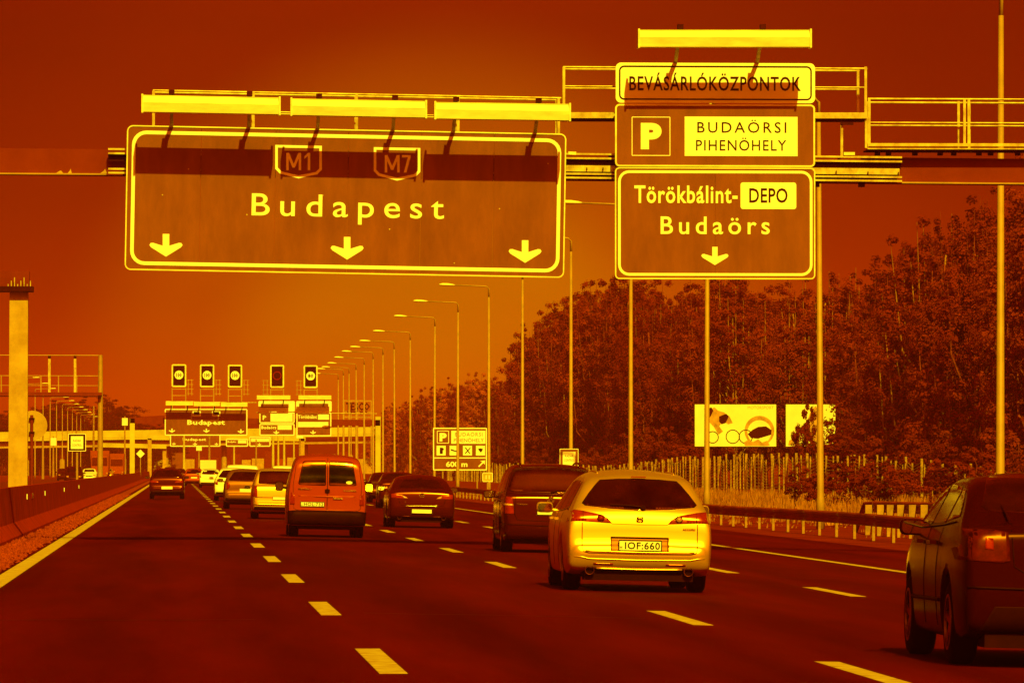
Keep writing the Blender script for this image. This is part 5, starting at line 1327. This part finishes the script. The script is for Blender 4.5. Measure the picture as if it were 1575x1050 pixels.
simple_car('saloon_car', 'dark saloon car between the red van and the fastback', SALOON, 'SALOON', 'maroon_paint', 9.0, 240, 1, 'wide')
simple_car('hatchback_car', 'black hatchback ahead of the dark saloon in the right lane', HATCH, 'HATCH', 'black_paint', 10.0, 285, 1, 'tall')
simple_car('hatchback_car', 'small white car below the white box truck', HATCH, 'HATCH', 'white_paint', 2.62, 455, 2, 'tall', group='small far cars')
simple_car('hatchback_car', 'small red car left of the small white car', HATCH, 'HATCH', 'red_paint', 1.55, 500, 2, 'tall', group='small far cars')
simple_car('hatchback_car', 'dark far car just left of the red far car', HATCH, 'HATCH', 'maroon_paint', .2, 530, 2, 'tall', group='small far cars')
rnd = random.Random(31)
fl = 'small dark far car in the queue below the far gantry'
fn = {}
for (X, Y, T, k, p) in ((-.7, 610, HATCH, 'HATCH', 'black_paint'), (-.6, 700, SALOON, 'SALOON', 'maroon_paint'), (-.7, 800, MPV, 'MPV', 'black_paint'), (2.9, 570, MPV, 'MPV', 'black_paint'), (3.1, 640, SALOON, 'SALOON', 'maroon_paint'),
                        (3.3, 760, HATCH, 'HATCH', 'black_paint'), (6.7, 430, SALOON, 'SALOON', 'black_paint'), (6.9, 520, HATCH, 'HATCH', 'maroon_paint'), (7.0, 640, MPV, 'MPV', 'black_paint'), (10.2, 420, MPV, 'MPV', 'maroon_paint'), (10.4, 560, HATCH, 'HATCH', 'black_paint')):
    ln_ = 'left' if X < 1 else 'second' if X < 5 else 'third' if X < 8.5 else 'right-hand'; fn[ln_] = fn.get(ln_, 0) + 1
    fl = 'small dark far car, %s nearest in the %s lane below the far gantry' % (nth(fn[ln_]), ln_)
    simple_car('far_car', fl, T, k, p, X, Y, 2, 'tall', group='dark far cars in the queue')
for (X, Y, lbl, p) in ((-9.5, 560, 'oncoming dark car nearest behind the median barrier', 'black_paint'), (-9.2, 640, 'oncoming pale car behind the median barrier', 'white_paint'), (-13, 700, 'oncoming dark car in the outer lane left', 'maroon_paint'), (-9.4, 830, 'oncoming silver car far left of the concrete leg', 'silver_paint'),
                       (-13.2, 860, 'oncoming dark car far left beside a truck', 'black_paint')):
    simple_car('oncoming_car', lbl, MPV if p == 'black_paint' else HATCH, 'MPV' if p == 'black_paint' else 'HATCH', p, X, Y+4, 2, 'tall', group='oncoming cars', back=True)
def truck(label, X, Y, box_m, cab_m, w_, h_, L, back):
    t = thing('box_truck', label, 'truck', (X, Y, gz(X)), 'trucks in the distance', (0, 0, math.pi if back else 0))
    b = MB().box(-w_/2, w_/2, 0, L, 1.0, h_); o = b.build('cargo_box', box_m, t)
    for sg in (-1, 1): MB().box(min(sg*.01, sg*(w_/2-.05)), max(sg*.01, sg*(w_/2-.05)), -.03, -.002, 1.06, h_-.06).build('cargo_door', box_m, t)
    cb = MB().hexa([(-w_/2*.94, L+.2, .6), (w_/2*.94, L+.2, .6), (w_/2*.9, L+2.1, .6), (-w_/2*.9, L+2.1, .6), (-w_/2*.9, L+.2, h_*.86), (w_/2*.9, L+.2, h_*.86), (w_/2*.86, L+1.7, h_*.82), (-w_/2*.86, L+1.7, h_*.82)]).build('cab', cab_m, t)
    MB().hexa([(-w_/2*.8, L+1.96, h_*.50), (w_/2*.8, L+1.96, h_*.50), (w_/2*.8, L+2.02, h_*.50), (-w_/2*.8, L+2.02, h_*.50), (-w_/2*.78, L+1.76, h_*.76), (w_/2*.78, L+1.76, h_*.76), (w_/2*.78, L+1.82, h_*.76), (-w_/2*.78, L+1.82, h_*.76)]).build('windscreen', 'glass', t)
    for sg in (-1, 1):
        for y in (.9, L-1, L+1.2): MB().tube([(sg*(w_/2-.28), y, .48), (sg*(w_/2-.02), y, .48)], .48, 14).build('wheel', 'tyre', t)
        MB().box(sg*w_*.38-.12, sg*w_*.38+.12, L+2.05, L+2.12, .75, .92).build('headlight', 'lens_clear', t)
        MB().box(sg*w_*.42-.1, sg*w_*.42+.1, -.05, 0, .78, .92).build('tail_light', 'lens_red', t)
    MB().box(-w_/2*.9, w_/2*.9, .05, .2, .55, .72).build('bumper', 'car_trim', t)
truck('white box truck in the distance above the small white car', 3.05, 560, 'white_paint', 'white_paint', 1.5, 2.25, 3.4, False)
truck('oncoming truck with brown tarpaulin, nearer of the two left of the road', -9.6, 770, 'tarpaulin', 'tarpaulin', 2.4, 3.7, 8, True)
truck('oncoming truck with brown tarpaulin, farther and beside the concrete leg', -9.3, 960, 'tarpaulin', 'tarpaulin', 2.4, 3.8, 8, True)

# ------------------------------------------------------------------ summer haze
hz = MB().box(-4050, 4050, -320, 5900, -3, 75).build('haze', None)
hm = bpy.data.materials.new('haze'); hm.use_nodes = True; hn = hm.node_tree; hn.nodes.clear()
ho = hn.nodes.new('ShaderNodeOutputMaterial'); hv = hn.nodes.new('ShaderNodeVolumePrincipled')
hv.inputs['Color'].default_value = (.95, .13, .005, 1); hv.inputs['Density'].default_value = .00022; hv.inputs['Anisotropy'].default_value = 0.0
hn.links.new(hv.outputs[0], ho.inputs['Volume']); hz.data.materials.append(hm)
tag(hz, 'thin warm haze lying over the whole road', 'haze', kind='stuff')
